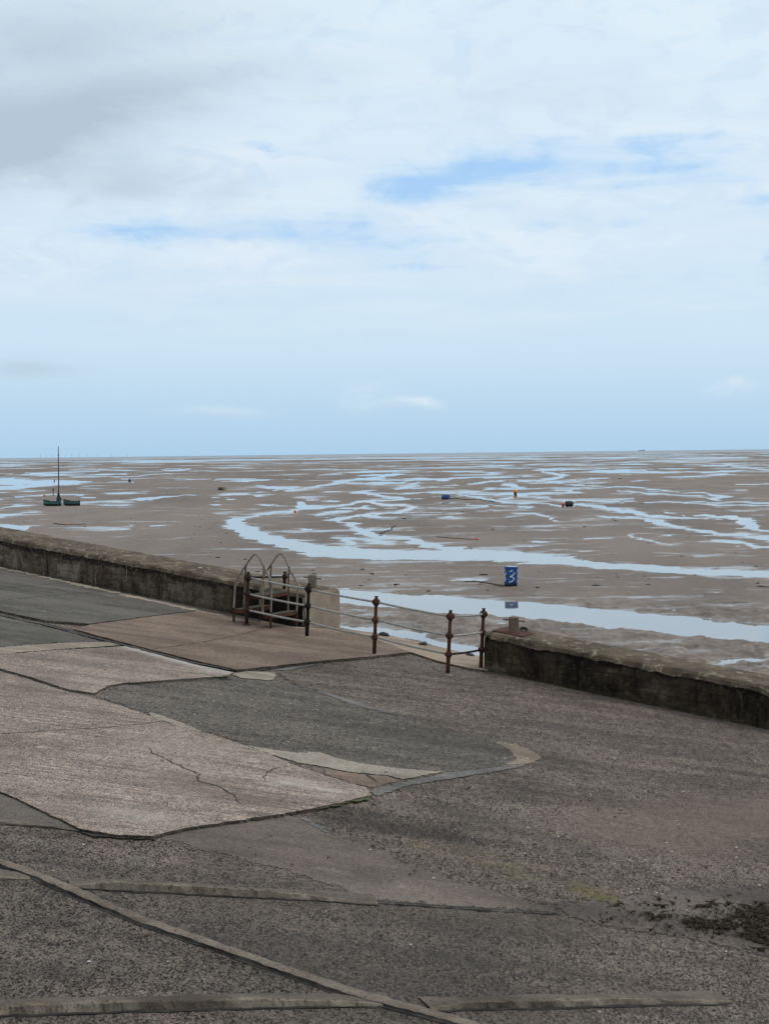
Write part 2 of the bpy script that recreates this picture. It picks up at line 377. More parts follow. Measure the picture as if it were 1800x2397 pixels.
for L in ([(0,410,7),(200,440,4)], [(0,490,12),(160,485,7),(260,510,6),(150,540,7),(0,560,6)], [(430,385,4),(620,400,8),(720,375,10),(800,365,5),(930,350,3)],
          [(620,402,5),(800,415,5),(880,440,8),(1000,455,11),(1100,470,8),(1300,480,6),(1500,490,6),(1661,495,7)],
          [(940,400,6),(1080,385,14),(1180,410,12),(1000,435,7)], [(1170,400,9),(1400,390,10),(1500,385,5)], [(1060,310,14),(1130,330,11),(1180,350,7),(1010,345,4)],
          [(1200,280,10),(1330,285,8),(1450,265,6),(1560,230,9),(1450,215,8),(1350,200,4),(1430,187,3)], [(1180,420,5),(1400,436,5),(1661,445,5)],
          [(720,483,3),(950,490,5),(1120,492,5),(1250,515,7),(1180,520,5)], [(1130,558,3),(1300,575,6),(1500,615,6)], [(220,330,14),(100,355,4)], [(240,310,7),(300,290,4)],
          [(130,295,8),(250,270,6),(400,262,3)], [(250,345,5),(600,320,4)], [(720,305,4),(860,290,6),(1000,280,3)]): add_line(C_, L, a)
add_ell(C_, [(900,535,60,3),(540,602,55,7),(630,668,50,3),(20,597,40,6),(370,578,90,3),(500,278,35,10),(940,215,50,7),(70,225,60,12),(1210,470,60,3),(800,500,90,3)], a)
for L in ([(0,480,8),(100,490,12),(280,515,15),(420,540,17),(560,570,17),(700,590,12),(900,600,9),(1100,610,10),(1300,620,5)],
          [(130,575,6),(300,590,10),(600,605,7),(700,630,12),(770,660,17),(900,690,13),(1100,715,9),(1250,735,9)],
          [(1000,575,6),(1100,580,14),(1300,590,14),(1450,620,16),(1500,660,22),(1550,700,18),(1661,715,12),(1900,730,12)], [(740,555,3),(1000,575,4)],
          [(0,445,5),(300,455,7),(600,460,5),(930,462,4),(1661,470,7),(1900,474,6)], [(930,470,4),(1200,485,6),(1661,492,5)],
          [(0,318,5),(250,325,4),(520,335,4),(700,362,4),(850,375,5),(1100,385,5),(1200,405,11),(1280,415,8),(1150,430,3),(1280,455,3)],
          [(370,365,3),(520,378,4),(630,390,7),(850,400,3),(1050,410,4),(1150,435,3)], [(-40,370,14),(60,380,8)], [(1100,150,4),(1220,150,5),(1330,136,3)],
          [(1340,155,3),(1500,170,4),(1661,185,7)], [(530,185,4),(640,200,5),(850,212,3)], [(1380,313,3),(1480,312,4),(1661,305,2)]): add_line(D_, L, a)
add_ell(D_, [(1410,365,50,3),(100,437,90,4),(390,436,80,4),(40,612,60,3),(1530,573,90,4)], a)
for L in ([(-560,205,50),(-300,215,52),(0,235,46),(200,252,36),(550,290,24),(830,305,25),(1100,322,28),(1400,337,32),(1661,347,34),(2300,390,38)],
          [(860,-8,4),(1050,20,6),(1200,45,8),(1400,70,12),(1600,90,16),(1800,110,18)], [(1240,105,4),(1450,115,11),(1600,150,9),(1800,158,8)],
          [(650,80,3),(800,105,6),(970,138,4)], [(1150,998,8),(1300,980,20),(1450,957,22),(1661,938,22),(2000,905,24)]): add_line(F_, L, f3)
add_ell(F_, [(100,118,100,5),(900,75,50,3),(1530,880,25,4),(1040,855,35,6),(1075,876,25,3)], f3)
near = [E_(x, y) for x, y in ((-500,420),(0,440),(160,448),(330,458),(600,480),(900,495),(1050,502),(1300,525),(1450,540))] + [F_(x, y) for x, y in
        ((0,548),(300,568),(600,600),(1000,640),(1300,675),(1661,710),(2600,810),(2600,960),(1661,845),(1400,820),(1100,785),(900,760),(800,748),(620,732),(530,735),(460,718),(200,685),(0,675))] + [E_(x, y) for x, y in
        ((1500,655),(1300,640),(1130,628),(1000,620),(840,600),(600,580),(450,565),(300,555),(100,550),(-500,535))]
_dsave, _qsave = Ds, Qs
Ds = DD + (fbm(Xw*1.1, Yw*.3, 33, 4) - .5) * 9; Qs = Q + (fbm(Xw*2, Yw*.5, 35, 3) - .5) * 22
add_poly(lambda x, y: (x, y), near)
add_poly(Z5, [(-120,390),(0,395),(200,405),(420,432),(550,447),(625,455),(600,490),(700,520),(1040,570),(1120,600),(1120,660),(880,630),(620,560),(350,495),(300,470),(0,428),(-120,420)])
add_ell(Z7, [(100,146,60,10),(250,148,50,6),(415,210,75,7),(590,218,60,7)], .41)
add_ell(E_, [(1195,388,125,11),(440,592,60,4),(300,590,30,3)], f3)
Ds, Qs = _dsave, _qsave
# scattered films and puddles, thicker far out
LG = np.log(DD)
VV = np.where(DD < 70, 17*np.log(np.maximum(DD, 1)/70), (DD - 70)/4.1).astype(np.float32)
st1 = fbm(Q/95 + VV*.12, VV, 51, 5, .58); st2 = fbm(Q/260 + 3, VV*.33, 57, 3)
dens = np.interp(DD, [6, 8, 14, 22, 30, 48, 75, 110, 150, 240, 330, 420, 540], [-.03, .09, .07, -.07, -.07, -.045, -.075, -.10, -.12, -.11, -.13, -.10, -.13]).astype(np.float32)
dens += np.where(DD < 110, np.interp(Q, [-900, -450, -250, 0, 250, 700, 900], [.03, -.03, -.05, .015, .05, .01, .0]), np.interp(Q, [-500, -150, 0], [-.05, -.04, 0])) * np.interp(DD, [12, 30, 100], [0, 1, 1])
puddle = (st1*.72 + st2*.28) - .585 + dens
MASK = np.maximum(MASK, np.where(DD < 560, puddle * 34, -30) * np.clip(DD/70, .35, 1.0))
bk_ = np.exp(-(MASK/5.0)**2)
MASK = MASK + bk_*(fbm(Q/34 + VV*.2, VV*2.6, 63, 3) - .5)*5.5*np.clip(DD/60, .25, 1)*np.where(DD > 330, .25, 1)
# two clean bars far out
for d0, w0 in ((8.0, .9), (13.5, .8)):
    bar = np.exp(-((DD - d0 - (fbm(Q/300, Q*0, 71, 2) - .5)*2.0)/w0)**2) * np.interp(Q, [-900, -300, 300], [.2, .7, 1.0])
    MASK = MASK*(1 - bar) - 4*bar
MASK = np.where((DD < 6.6), -1.5, MASK)
rough_near = np.clip((DD - 330)/60, 0, 1)
bank = fbm(Xw*1.2, Yw*.55, 81, 5, .6) - .5
z = np.where(MASK > 0, -np.minimum(MASK*.014, .12), np.minimum(-MASK*.010, .05))
z = z + np.where(MASK < 0, np.clip(-MASK/4, 0, 1), 0) * ((fbm(Xw*.8, Yw*.22, 91, 4) - .45)*.05*np.clip(DD/150, .2, 1) + np.clip(-MASK/3, 0, 1)*rough_near*(np.maximum(bank, -.12)*.30 + .045))
wet = fbm(Q/170, VV*.55, 101, 5, .6)*.65 + fbm(Q/60, VV*1.6, 103, 3)*.35
wetv = np.clip((wet - .53)*3.6 + np.exp(np.minimum(MASK, 0)/np.interp(DD, [6, 60, 150, 300, 400], [1.2, 2.2, 5.0, 6.0, 4.0]))*(.35 + .9*fbm(Q/55, VV*2.2, 67, 3)) + np.clip((puddle + .07)*7, 0, .6)*np.interp(DD, [6, 40, 90, 140], [1, .8, .4, 0]) + np.interp(DD, [6, 30, 90], [.22, .05, -.05]), 0, 1)
tone = np.clip((fbm(Q/240, LG*3.5, 111, 3)*.55 + fbm(Xw*.35, Yw*.09, 113, 4)*.45 - .5)*3 + .5, 0, 1)
nr, nc = Q.shape
me = bpy.data.meshes.new('beach'); nv = nr*nc
me.vertices.add(nv); me.vertices.foreach_set('co', np.stack([Xw, Yw, z], -1).astype(np.float32).ravel())
i0 = (np.arange(nr-1)[:, None]*nc + np.arange(nc-1)[None, :]).ravel()
quads = np.stack([i0, i0+1, i0+nc+1, i0+nc], -1).astype(np.int32)
me.loops.add(quads.size); me.loops.foreach_set('vertex_index', quads.ravel())
me.polygons.add(len(quads)); me.polygons.foreach_set('loop_start', np.arange(0, quads.size, 4, dtype=np.int32))
me.update(calc_edges=True)
me.polygons.foreach_set('use_smooth', np.ones(len(quads), bool))
for nm, arr in (('wet', wetv), ('tone', tone), ('bank', rough_near)):
    at = me.attributes.new(nm, 'FLOAT', 'POINT'); at.data.foreach_set('value', arr.astype(np.float32).ravel())
g = NT('tidal_sand')
wt = g.attr('wet'); tn = g.attr('tone'); bk = g.attr('bank')
c = g.mix(tn, lin((112, 101, 92)), lin((131, 119, 109)))
c = g.mix(g.math('MULTIPLY', bk, .55), c, g.mix(g.mr(g.noise(1.6, g.map((1, .45, 1)), detail=6, rough=.7), .38, .62), lin((86, 77, 69)), lin((146, 134, 122))))
c = g.mix(g.mr(g.noise(7, g.map((1, .3, 1)), detail=5, rough=.75), .40, .68, -.0, .45), c, lin((88, 80, 74)))
c = g.mix(g.math('MULTIPLY', wt, .30), c, lin((92, 88, 86)))
g.color(c); g.put(g.b.inputs['Roughness'], g.mr(wt, .12, 1, .78, .20)); g.put(g.b.inputs['Specular IOR Level'], g.mr(wt, .1, .7, .18, .6))
g.bump(g.noise(2.4, g.map((1, .4, 1)), detail=5, rough=.7), .35, .05)
tag(link('beach', me, g.m), 'wide flat brown tidal sand and mud stretching to the horizon', 'beach', kind='structure')

g = NT('shallow_water')
g.color(lin((104, 104, 104))); g.put(g.b.inputs['Roughness'], .03); g.b.inputs['IOR'].default_value = 1.9; g.b.inputs['Specular IOR Level'].default_value = .75
g.bump(g.noise(2.0, g.map((1, .5, 1)), detail=3), .05, .01)
def sheet(name, y0, y1, xw0, xw1, z, m):
    bm = bmesh.new()
    bm.faces.new([bm.verts.new(p) for p in ((-xw0, y0, z), (xw0, y0, z), (xw1, y1, z), (-xw1, y1, z))])
    return link(name, bm, m)
YS = KD / 6.5
tag(sheet('water', 15, YS, 60, YS*.6, 0, g.m), 'thin sky-blue tidal water lying in channels and pools on the sand', 'water', kind='structure')
g = NT('open_sea'); sn = g.noise(.004, g.map((.4, 1, 1)), detail=4)
g.color(g.mix(sn, lin((126, 138, 148)), lin((146, 156, 164)))); g.put(g.b.inputs['Roughness'], .55); g.b.inputs['Specular IOR Level'].default_value = .4
tag(sheet('sea', YS, 90000, YS*.6, 60000, 0, g.m), 'grey strip of open sea along the horizon', 'sea', kind='structure')

# ---------------------------------------------------------------- slipway base
e0 = on_slip(820, 1474); e1 = on_slip(1120, 1535)
ed = (e1 - e0); ed.z = 0; ed.normalize(); ed3 = Vector((ed.x, ed.y, -SX*ed.x))
EPERP = Vector((-ed.y, ed.x, 0)) if ed.x > 0 else Vector((ed.y, -ed.x, 0))     # seaward
pA = e0 - ed3*26; pB = e1 + ed3*16
def slip_pt(x, y, h=0): return Vector((x, y, gz(x) + h))
bm = bmesh.new()
outl = [Vector((pA.x, pA.y, gz(pA.x))), Vector((pB.x, pB.y, gz(pB.x))), slip_pt(16.5, 16), slip_pt(16.5, 2.5), slip_pt(-24, 2.5), slip_pt(-24, 38)]
tv = [bm.verts.new(p) for p in outl]; bv = [bm.verts.new((p.x, p.y, -1.5)) for p in outl]
bm.faces.new(tv); n = len(tv)
for i in range(n): bm.faces.new((tv[i], bv[i], bv[(i+1) % n], tv[(i+1) % n]))
bmesh.ops.recalc_face_normals(bm, faces=bm.faces[:])
# base aggregate with its own algae and dark stains
m = ground_mat('slipway_aggregate', (90, 83, 77), (110, 101, 93), 25, .92, speck=.85, patch=.42, bump=.9)
nt = m.node_tree; g = NT.__new__(NT); g.m = m; g.t = nt; g.b = nt.nodes['Principled BSDF']; g.P = [x for x in nt.nodes if x.type == 'NEW_GEOMETRY'][0].outputs['Position']
cur = g.b.inputs['Base Color'].links[0].from_socket
def seg_mask(g, p, q, r0, r1, amp=.5):
    """soft stain with a shape of its own round the ground line p-q"""
    p, q = Vector((p.x, p.y, 0)), Vector((q.x, q.y, 0)); dv = q - p; L = dv.length; ang = atan2(dv.y, dv.x)
    v = g.n('ShaderNodeVectorMath', operation='SUBTRACT'); g.put(v.inputs[0], g.P); v.inputs[1].default_value = p
    vr = g.n('ShaderNodeVectorRotate', rotation_type='Z_AXIS'); g.put(vr.inputs['Vector'], v.outputs[0]); vr.inputs['Angle'].default_value = -ang
    s = g.sep(vr.outputs[0])
    u = g.math('SUBTRACT', s['X'], g.math('MINIMUM', g.math('MAXIMUM', s['X'], 0.0), L))
    d = g.math('SQRT', g.math('ADD', g.math('MULTIPLY', u, u), g.math('MULTIPLY', s['Y'], s['Y'])))
    d = g.math('ADD', d, g.math('MULTIPLY', g.math('SUBTRACT', g.noise(1.8, detail=6, rough=.7), .5), amp*2.2))
    return g.mr(d, r0, r1, 1, 0)
al = seg_mask(g, on_slip(*Dp(930, 1830)), on_slip(*Dp(1330, 1940)), .0, .55, .45)
cur = g.mix(g.math('MULTIPLY', al, g.mr(g.noise(5, detail=5, rough=.7), .4, .65, .05, .5)), cur, lin((116, 106, 78)))
al2 = seg_mask(g, on_slip(*Dp(1265, 1930)), on_slip(*Dp(1345, 1944)), .0, .30, .22)
cur = g.mix(g.math('MULTIPLY', al2, g.math('MULTIPLY', g.mr(g.noise(6, detail=5, rough=.7), .36, .58, .1, 1.0), g.mr(g.noise(38, detail=3, rough=.8), .38, .58, .25, 1.0))), cur, lin((100, 94, 48)))
dk = seg_mask(g, on_slip(*Dp(740, 1762)), on_slip(*Dp(950, 1800)), .1, .5, .35)
cur = g.mix(g.math('MULTIPLY', dk, .6), cur, lin((50, 47, 43)))
dk2 = seg_mask(g, on_slip(*Dp(930, 1740)), on_slip(*Dp(1250, 1830)), .0, .35, .3)
cur = g.mix(g.math('MULTIPLY', dk2, .35), cur, lin((62, 57, 54)))
br = seg_mask(g, on_slip(*Dp(1380, 1800)), on_slip(*Dp(1680, 1760)), .1, 1.5, .7)
cur = g.mix(g.math('MULTIPLY', br, .5), cur, lin((118, 104, 92)))
lowz = seg_mask(g, on_slip(*Dp(-60, 1990)), on_slip(*Dp(900, 2110)), .8, 2.6, .8)
cur = g.mix(g.math('MULTIPLY', lowz, .40), cur, lin((70, 67, 63)))
low2 = seg_mask(g, on_slip(*Dp(500, 1895)), on_slip(*Dp(1150, 1990)), .1, .7, .4)
cur = g.mix(g.math('MULTIPLY', low2, .35), cur, lin((74, 68, 62)))
g.color(cur)
tag(link('slipway', bm, m), 'broad sloping slipway of dark exposed-aggregate concrete', 'slipway', kind='structure')

def reopen(m):
    g = NT.__new__(NT); g.m = m; g.t = m.node_tree; g.b = g.t.nodes['Principled BSDF']; g.P = [x for x in g.t.nodes if x.type == 'NEW_GEOMETRY'][0].outputs['Position']
    return g, g.b.inputs['Base Color'].links[0].from_socket
g, cur = reopen(M['ribbed'])
for p_, q_, r1, k_ in (((300, 1397), (480, 1447), .75, 1.0), ((640, 1700), (720, 1715), .3, .45), ((250, 1765), (330, 1775), .5, .25)):
    mk = seg_mask(g, on_slip(*Dp(*p_)), on_slip(*Dp(*q_)), .0, r1, .5)
    cur = g.mix(g.math('MULTIPLY', mk, g.mr(g.noise(1.0, g.map((1.6, 17, 1), rot=.03, loc=(4, 4, 0)), detail=4, rough=.7), .32, .54, 0, k_)), cur, lin((186, 181, 172)))
for p_, q_, r1, k_ in (((380, 1690), (560, 1740), .5, .5), ((120, 1460), (60, 1500), .5, .4), ((330, 1500), (420, 1560), .4, .3)):
    mk = seg_mask(g, on_slip(*Dp(*p_)), on_slip(*Dp(*q_)), .0, r1, .5)
    cur = g.mix(g.math('MULTIPLY', mk, k_), cur, lin((104, 92, 84)))
g.color(cur)

# ---------------------------------------------------------------- slabs, patches and joints laid on it
def patch(name, pts, h, m, label, cat, jit=.02, skirt=.03, step=.05, kind='structure', seed=0):
    P = [on_slip(*Dp(*p), h) for p in pts]; out = []
    for i, (p, q) in enumerate(zip(P, P[1:] + P[:1])):
        k = max(1, int((q - p).length / step))
        for j in range(k):
            w = p.lerp(q, j / k)
            o = Vector((fn(w.x*2.6 + seed, w.y*2.6, 1.1), fn(w.x*2.6 + seed, w.y*2.6, 9.7), 0)) * jit * 2.2 + Vector((fn(w.x*11, w.y*11, seed), fn(w.x*11, w.y*11, seed + 5), 0)) * jit * 1.8 + Vector((fn(w.x*31, w.y*31, seed), fn(w.x*31, w.y*31, seed + 5), 0)) * jit * .9
            w = w + o; w.z = gz(w.x) + h; out.append(w)
    bm = bmesh.new(); tv = [bm.verts.new(w) for w in out]; bv = [bm.verts.new(w - Vector((0, 0, h + skirt))) for w in out]
    f = bm.faces.new(tv); n = len(tv)
    for i in range(n): bm.faces.new((tv[i], bv[i], bv[(i+1) % n], tv[(i+1) % n]))
    bmesh.ops.recalc_face_normals(bm, faces=bm.faces[:])
    bm.normal_update()
    if f.normal.z < 0: bmesh.ops.reverse_faces(bm, faces=bm.faces[:]); bm.normal_update()
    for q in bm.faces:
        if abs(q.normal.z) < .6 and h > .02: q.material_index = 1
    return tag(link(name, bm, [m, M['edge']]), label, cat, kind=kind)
_soft = {}
def softened(m):
    """the same concrete, worn through in crumbs towards its outline"""
    if m.name in _soft: return _soft[m.name]
    c = m.copy(); c.name = m.name + '_worn_edge'; t = c.node_tree; g = NT.__new__(NT); g.m = c; g.t = t; g.b = t.nodes['Principled BSDF']
    g.P = [x for x in t.nodes if x.type == 'NEW_GEOMETRY'][0].outputs['Position']
    n = g.math('ADD', g.math('MULTIPLY', g.noise(2.6, g.map((1, .8, 1)), detail=5, rough=.7), 1.3), g.math('MULTIPLY', g.noise(17, g.map((1, .6, 1)), detail=3, rough=.7), 1.1))
    f = g.mr(g.math('ADD', g.attr('sd'), g.math('MULTIPLY', g.math('SUBTRACT', n, 1.2), 1.9)), -.08, .10)
    tr = g.n('ShaderNodeBsdfTransparent'); mx = g.n('ShaderNodeMixShader'); g.put(mx.inputs[0], f)
    t.links.new(tr.outputs[0], mx.inputs[1]); t.links.new(g.b.outputs[0], mx.inputs[2])
    out = [x for x in t.nodes if x.type == 'OUTPUT_MATERIAL'][0]; t.links.new(mx.outputs[0], out.inputs['Surface'])
    _soft[m.name] = c; return c
def soft_patch(name, pts, h, m, label, cat, amp=.06, kind='structure', step=.05):
    P = [on_slip(*Dp(*p), h) for p in pts]; P = [(p.x, p.y) for p in P]
    mg = amp * 1.2
    xs = np.arange(min(p[0] for p in P) - mg, max(p[0] for p in P) + mg, step); ys = np.arange(min(p[1] for p in P) - mg, max(p[1] for p in P) + mg, step)
    x, y = np.meshgrid(xs, ys); ins = np.zeros(x.shape, bool); dist = np.full(x.shape, 1e9)
    for (x0, y0), (x1, y1) in zip(P, P[1:] + P[:1]):
        if abs(y1 - y0) > 1e-9: ins ^= ((y0 > y) != (y1 > y)) & (x < (x1 - x0)*(y - y0)/(y1 - y0) + x0)
        ex, ey = x1 - x0, y1 - y0; qx, qy = x - x0, y - y0; t = np.clip((qx*ex + qy*ey)/max(ex*ex + ey*ey, 1e-9), 0, 1)
        dist = np.minimum(dist, np.hypot(qx - t*ex, qy - t*ey))
    sd = np.where(ins, dist, -dist); keep = sd > -mg
    cell = keep[:-1, :-1] & keep[1:, :-1] & keep[:-1, 1:] & keep[1:, 1:]
    idx = np.full(x.shape, -1); used = np.zeros(x.shape, bool)
    used[:-1, :-1] |= cell; used[1:, :-1] |= cell; used[:-1, 1:] |= cell; used[1:, 1:] |= cell
    idx[used] = np.arange(used.sum()); r_, c_ = np.where(cell)
    co = np.stack([x[used], y[used], Z0 - SX*x[used] + h], -1)
    me = bpy.data.meshes.new(name)
    me.from_pydata(co.tolist(), [], np.stack([idx[r_, c_], idx[r_, c_+1], idx[r_+1, c_+1], idx[r_+1, c_]], -1).tolist())
    at = me.attributes.new('sd', 'FLOAT', 'POINT'); at.data.foreach_set('value', (sd[used]/amp).astype(np.float32))
    return tag(link(name, me, softened(m)), label, cat, kind=kind)
patch('paving', [(-90,1205),(0,1224),(200,1267),(440,1316),(430,1317),(190,1347),(100,1340),(0,1319),(-90,1300)], .045, M['grey'], 'dark grey concrete paving along the left sea wall', 'paving', .02)
patch('paving', [(196,1349),(436,1318),(500,1334),(662,1359),(735,1357),(790,1373),(886,1408),(806,1417),(682,1428),(604,1437),(512,1446),(425,1427),(325,1402),(205,1371),(160,1358)], .05, M['brown'], 'brown concrete paving in front of the metal stile', 'paving', .02)
patch('paving', [(-90,1304),(0,1330),(100,1354),(250,1390),(130,1387),(0,1398),(-90,1404)], .012, M['grey'], 'grey wedge of paving left of the deep joint', 'paving', .03)
soft_patch('sand_drift', [(-90,1405),(0,1398),(130,1388),(250,1386),(296,1392),(260,1394),(120,1403),(0,1413),(-90,1419)], 0.0235, M['sandcover'], 'pale strip of drifted sand across the paving', 'sand', 0.06)
patch('paving', [(-90,1422),(0,1414),(120,1404),(298,1394),(330,1411),(420,1435),(505,1452),(490,1460),(270,1475),(235,1480),(205,1497),(150,1489),(70,1463),(0,1443),(-90,1425)], .03, M['ribbed'], 'light ribbed concrete slab below the drifted sand strip', 'paving', .015)
patch('paving', [(-90,1432),(0,1449),(70,1470),(150,1495),(215,1510),(300,1537),(370,1564),(450,1584),(560,1620),(600,1637),(640,1654),(700,1674),(790,1701),(803,1717),(700,1740),(610,1757),(520,1770),(400,1788),(325,1805),(255,1803),(178,1791),(120,1764),(0,1707),(-90,1667)], .036, M['ribbed'], 'large light ribbed concrete slab with raised lower edge', 'paving', .018, skirt=.03)
soft_patch('paving', [(240,1486),(272,1477),(400,1468),(500,1460),(590,1470),(640,1480),(700,1493),(790,1525),(850,1540),(940,1565),(1060,1598),(1120,1622),(1150,1640),(1100,1653),(960,1668),(850,1664),(720,1640),(600,1632),(450,1580),(370,1560),(300,1533),(225,1508)], 0.004, M['fine'], 'dark grey fine-aggregate paving area in the middle of the slipway', 'paving', 0.07)
soft_patch('mortar_patch', [(312,1536),(350,1544),(395,1562),(440,1579),(420,1578),(380,1566),(330,1549)], 0.01, M['mortar'], 'narrow pale mortar strip on the upper edge of the large ribbed slab', 'mortar', .05)
soft_patch('mortar_patch', [(520,1606),(560,1614),(640,1626),(690,1624),(730,1638),(760,1645),(860,1660),(957,1667),(870,1684),(835,1674),(760,1668),(690,1654),(640,1646),(600,1634)], 0.01, M['mortar'], 'long pale mortar patch between the ribbed slab and the dark paving', 'mortar', .05)
soft_patch('paving', [(700,1660),(760,1670),(835,1676),(865,1686),(803,1700),(760,1692),(700,1671)], .0065, M['brown'], 'small brown concrete wedge below the long mortar patch', 'paving', .05)
soft_patch('mortar_patch', [(1063,1600),(1110,1608),(1145,1617),(1170,1637),(1140,1652),(1090,1650),(1118,1640),(1100,1620)], 0.008, M['pink'], 'broken pinkish mortar patch at the tip of the dark paving', 'mortar', 0.06)
soft_patch('mortar_patch', [(500,1455),(530,1449),(590,1452),(598,1460),(585,1470),(520,1464)], 0.014, M['mortar'], 'small round grey mortar patch at the end of the deep joint', 'mortar', .05)
soft_patch('mortar_strip', [(800,1706),(870,1689),(960,1669),(1050,1660),(1100,1652),(1145,1648),(1125,1657),(1000,1677),(880,1697),(830,1713),(808,1722)], 0.009, M['wetmortar'], 'damp bluish mortar strip below the dark paving', 'mortar', 0.07)
soft_patch('mortar_strip', [(590,1448),(640,1437),(735,1422),(742,1427),(690,1435),(620,1448)], 0.009, M['wetmortar'], 'damp grey mortar strip along the brown paving', 'mortar', 0.07)
soft_patch('mortar_strip', [(640,1484),(700,1493),(790,1523),(850,1538),(850,1543),(790,1530),(700,1499)], 0.009, M['wetmortar'], 'thin grey mortar edge above the dark paving', 'mortar', 0.07)
soft_patch('paving', [(332,1807),(400,1790),(520,1773),(610,1760),(660,1766),(700,1789),(800,1830),(900,1870),(1000,1905),(1100,1936),(1170,1955),(1215,1972),(1000,1959),(820,1945),(720,1913),(600,1878),(450,1836)], 0.004, M['smooth'], 'smooth grey-brown concrete wedge below the large ribbed slab', 'paving', 0.16)
soft_patch('mortar_strip', [(640,1760),(668,1766),(700,1788),(730,1802),(722,1806),(690,1792),(655,1772)], 0.009, M['wetmortar'], 'short damp mortar edge beside the mossy joint', 'mortar', 0.07)
patch('paving', [(-90,1655),(0,1711),(120,1768),(172,1789),(0,1777),(-90,1770)], .018, M['smoothslab'], 'small smooth grey triangle of concrete at left edge', 'paving', .01)
soft_patch('paving', [(-90,1905),(60,1899),(160,1940),(300,2000),(500,2070),(760,2158),(600,2166),(300,2172),(-90,2182)], 0.004, M['coarse'], 'very coarse exposed-aggregate panel at lower left', 'paving', 0.1)
soft_patch('mud', [(1240,1985),(1200,1962),(1260,1952),(1310,1953),(1380,1927),(1500,1920),(1661,1913),(1760,1908),(1760,2085),(1661,2062),(1560,2040),(1450,2016),(1330,2002)], 0.0065, M['mud'], 'wet grey mud spread at the right edge of the slipway', 'mud', 0.28)
# quay lip beyond the railings
patch('quay_edge', [(664,1358.5),(735,1355.5),(757,1360),(837,1371),(1034,1417),(1110,1436),(1050,1448),(1013,1443),(944,1427),(889,1409),(790,1374),(735,1358)], .035, M['quay'], 'pale concrete lip of the quay beyond the railings', 'quay', .012, skirt=1.0)

def ribbon(name, pts, w, h, m, label, cat, kind='structure', jit=.025, seed=0, wvar=1.0):
    """a joint or crack: an irregular thin sheet following a line on the ground"""
    P = [on_slip(*Dp(*p), h) for p in pts]; c = []
    for p, q in zip(P[:-1], P[1:]):
        k = max(1, int((q - p).length / .06)); c += [p.lerp(q, j/k) for j in range(k)]
    c.append(P[-1]); bm = bmesh.new(); L = []; Rr = []
    for i, p in enumerate(c):
        t = (c[min(i+1, len(c)-1)] - c[max(i-1, 0)]); t.z = 0; t.normalize(); nrm = Vector((-t.y, t.x, 0))
        p = p + nrm * (fn(p.x*3 + seed, p.y*3) * jit * 3 + fn(p.x*14 + seed, p.y*14, 3.3) * jit * 1.6)
        k = w * (.85 + wvar * 2.6 * fn(p.x*8, p.y*8, seed + 2.0, 4)) * min(1, .25 + i*.3, .25 + (len(c)-1-i)*.3)
        for s, arr in ((1, L), (-1, Rr)):
            v = p + nrm * s * max(k, .003) * .5; v.z = gz(v.x) + h; arr.append(bm.verts.new(v))
    for i in range(len(c) - 1): bm.faces.new((L[i], L[i+1], Rr[i+1], Rr[i]))
    bmesh.ops.recalc_face_normals(bm, faces=bm.faces[:])
    if bm.faces[0].normal.z < 0: bmesh.ops.reverse_faces(bm, faces=bm.faces[:])
    return tag(link(name, bm, m), label, cat, kind=kind)
CR_ = M['crack']
def crack(pts, w, h, label, **k): return ribbon('joint', pts, w, h, CR_, label, 'joint', **k)
crack([(-90,1302),(0,1325),(100,1347),(200,1375),(320,1406),(420,1431),(510,1448)], .13, .034, 'deep dark joint running parallel to the left sea wall', seed=1, wvar=.4)
crack([(190,1348.5),(300,1334),(435,1317)], .02, .053, 'thin joint between the grey and brown paving', seed=2, jit=.01)
crack([(325,1402),(430,1388),(520,1370),(600,1349)], .018, .0545, 'thin joint across the brown paving', seed=3, jit=.01)
crack([(-90,1284),(0,1271),(100,1262),(170,1257)], .018, .05, 'thin joint across the far grey paving', seed=4)
crack([(0,1296),(100,1287),(200,1279),(265,1273)], .015, .05, 'second thin joint across the far grey paving', seed=5)
crack([(130,1278),(200,1290),(270,1306),(345,1322)], .014, .05, 'crack in the grey paving parallel to the wall', seed=6)
crack([(505,1449),(560,1448),(600,1442),(690,1431),(745,1422)], .05, .0165, 'dark edge joint below the brown paving', seed=7)
crack([(-90,1432),(0,1446),(100,1476),(150,1492),(205,1503),(260,1521),(300,1536),(330,1545)], .03, .0395, 'joint between the two ribbed slabs', seed=8)
crack([(-90,1592),(0,1585),(100,1578),(230,1571),(300,1564),(360,1556)], .015, .0395, 'fine transverse joint across the large ribbed slab', seed=9, jit=.012)
crack([(308,1609),(350,1635),(400,1660),(450,1690),(480,1705),(530,1738)], .018, .0395, 'jagged crack down the large ribbed slab', seed=10, jit=.05)
crack([(565,1690),(575,1670),(600,1658),(620,1652)], .014, .0395, 'short branching crack in the large ribbed slab', seed=11, jit=.03)
crack([(-90,1663),(0,1709),(60,1737),(120,1766),(175,1793)], .035, .022, 'dark joint at the left edge of the large ribbed slab', seed=12)
crack([(170,1793),(240,1806),(300,1808),(340,1812)], .13, .0145, 'deep broken gap below the large ribbed slab', seed=13)
crack([(340,1806),(400,1791),(520,1774),(610,1759),(640,1752)], .03, .0165, 'joint under the lower edge of the large ribbed slab', seed=14)
crack([(270,1476),(350,1471),(430,1466),(497,1460)], .025, .034, 'mossy dark joint above the dark paving', seed=15)
crack([(815,1947),(900,1953),(1000,1959),(1100,1966),(1215,1973)], .045, .0165, 'dark line continuing from the second concrete rib', seed=17)
crack([(790,1526),(850,1541),(940,1566),(1060,1599),(1110,1612)], .016, .022, 'crack along the upper edge of the dark paving', seed=18)
crack([(780,1664),(800,1678),(815,1690)], .02, .0135, 'short crack across the long mortar patch', seed=19)
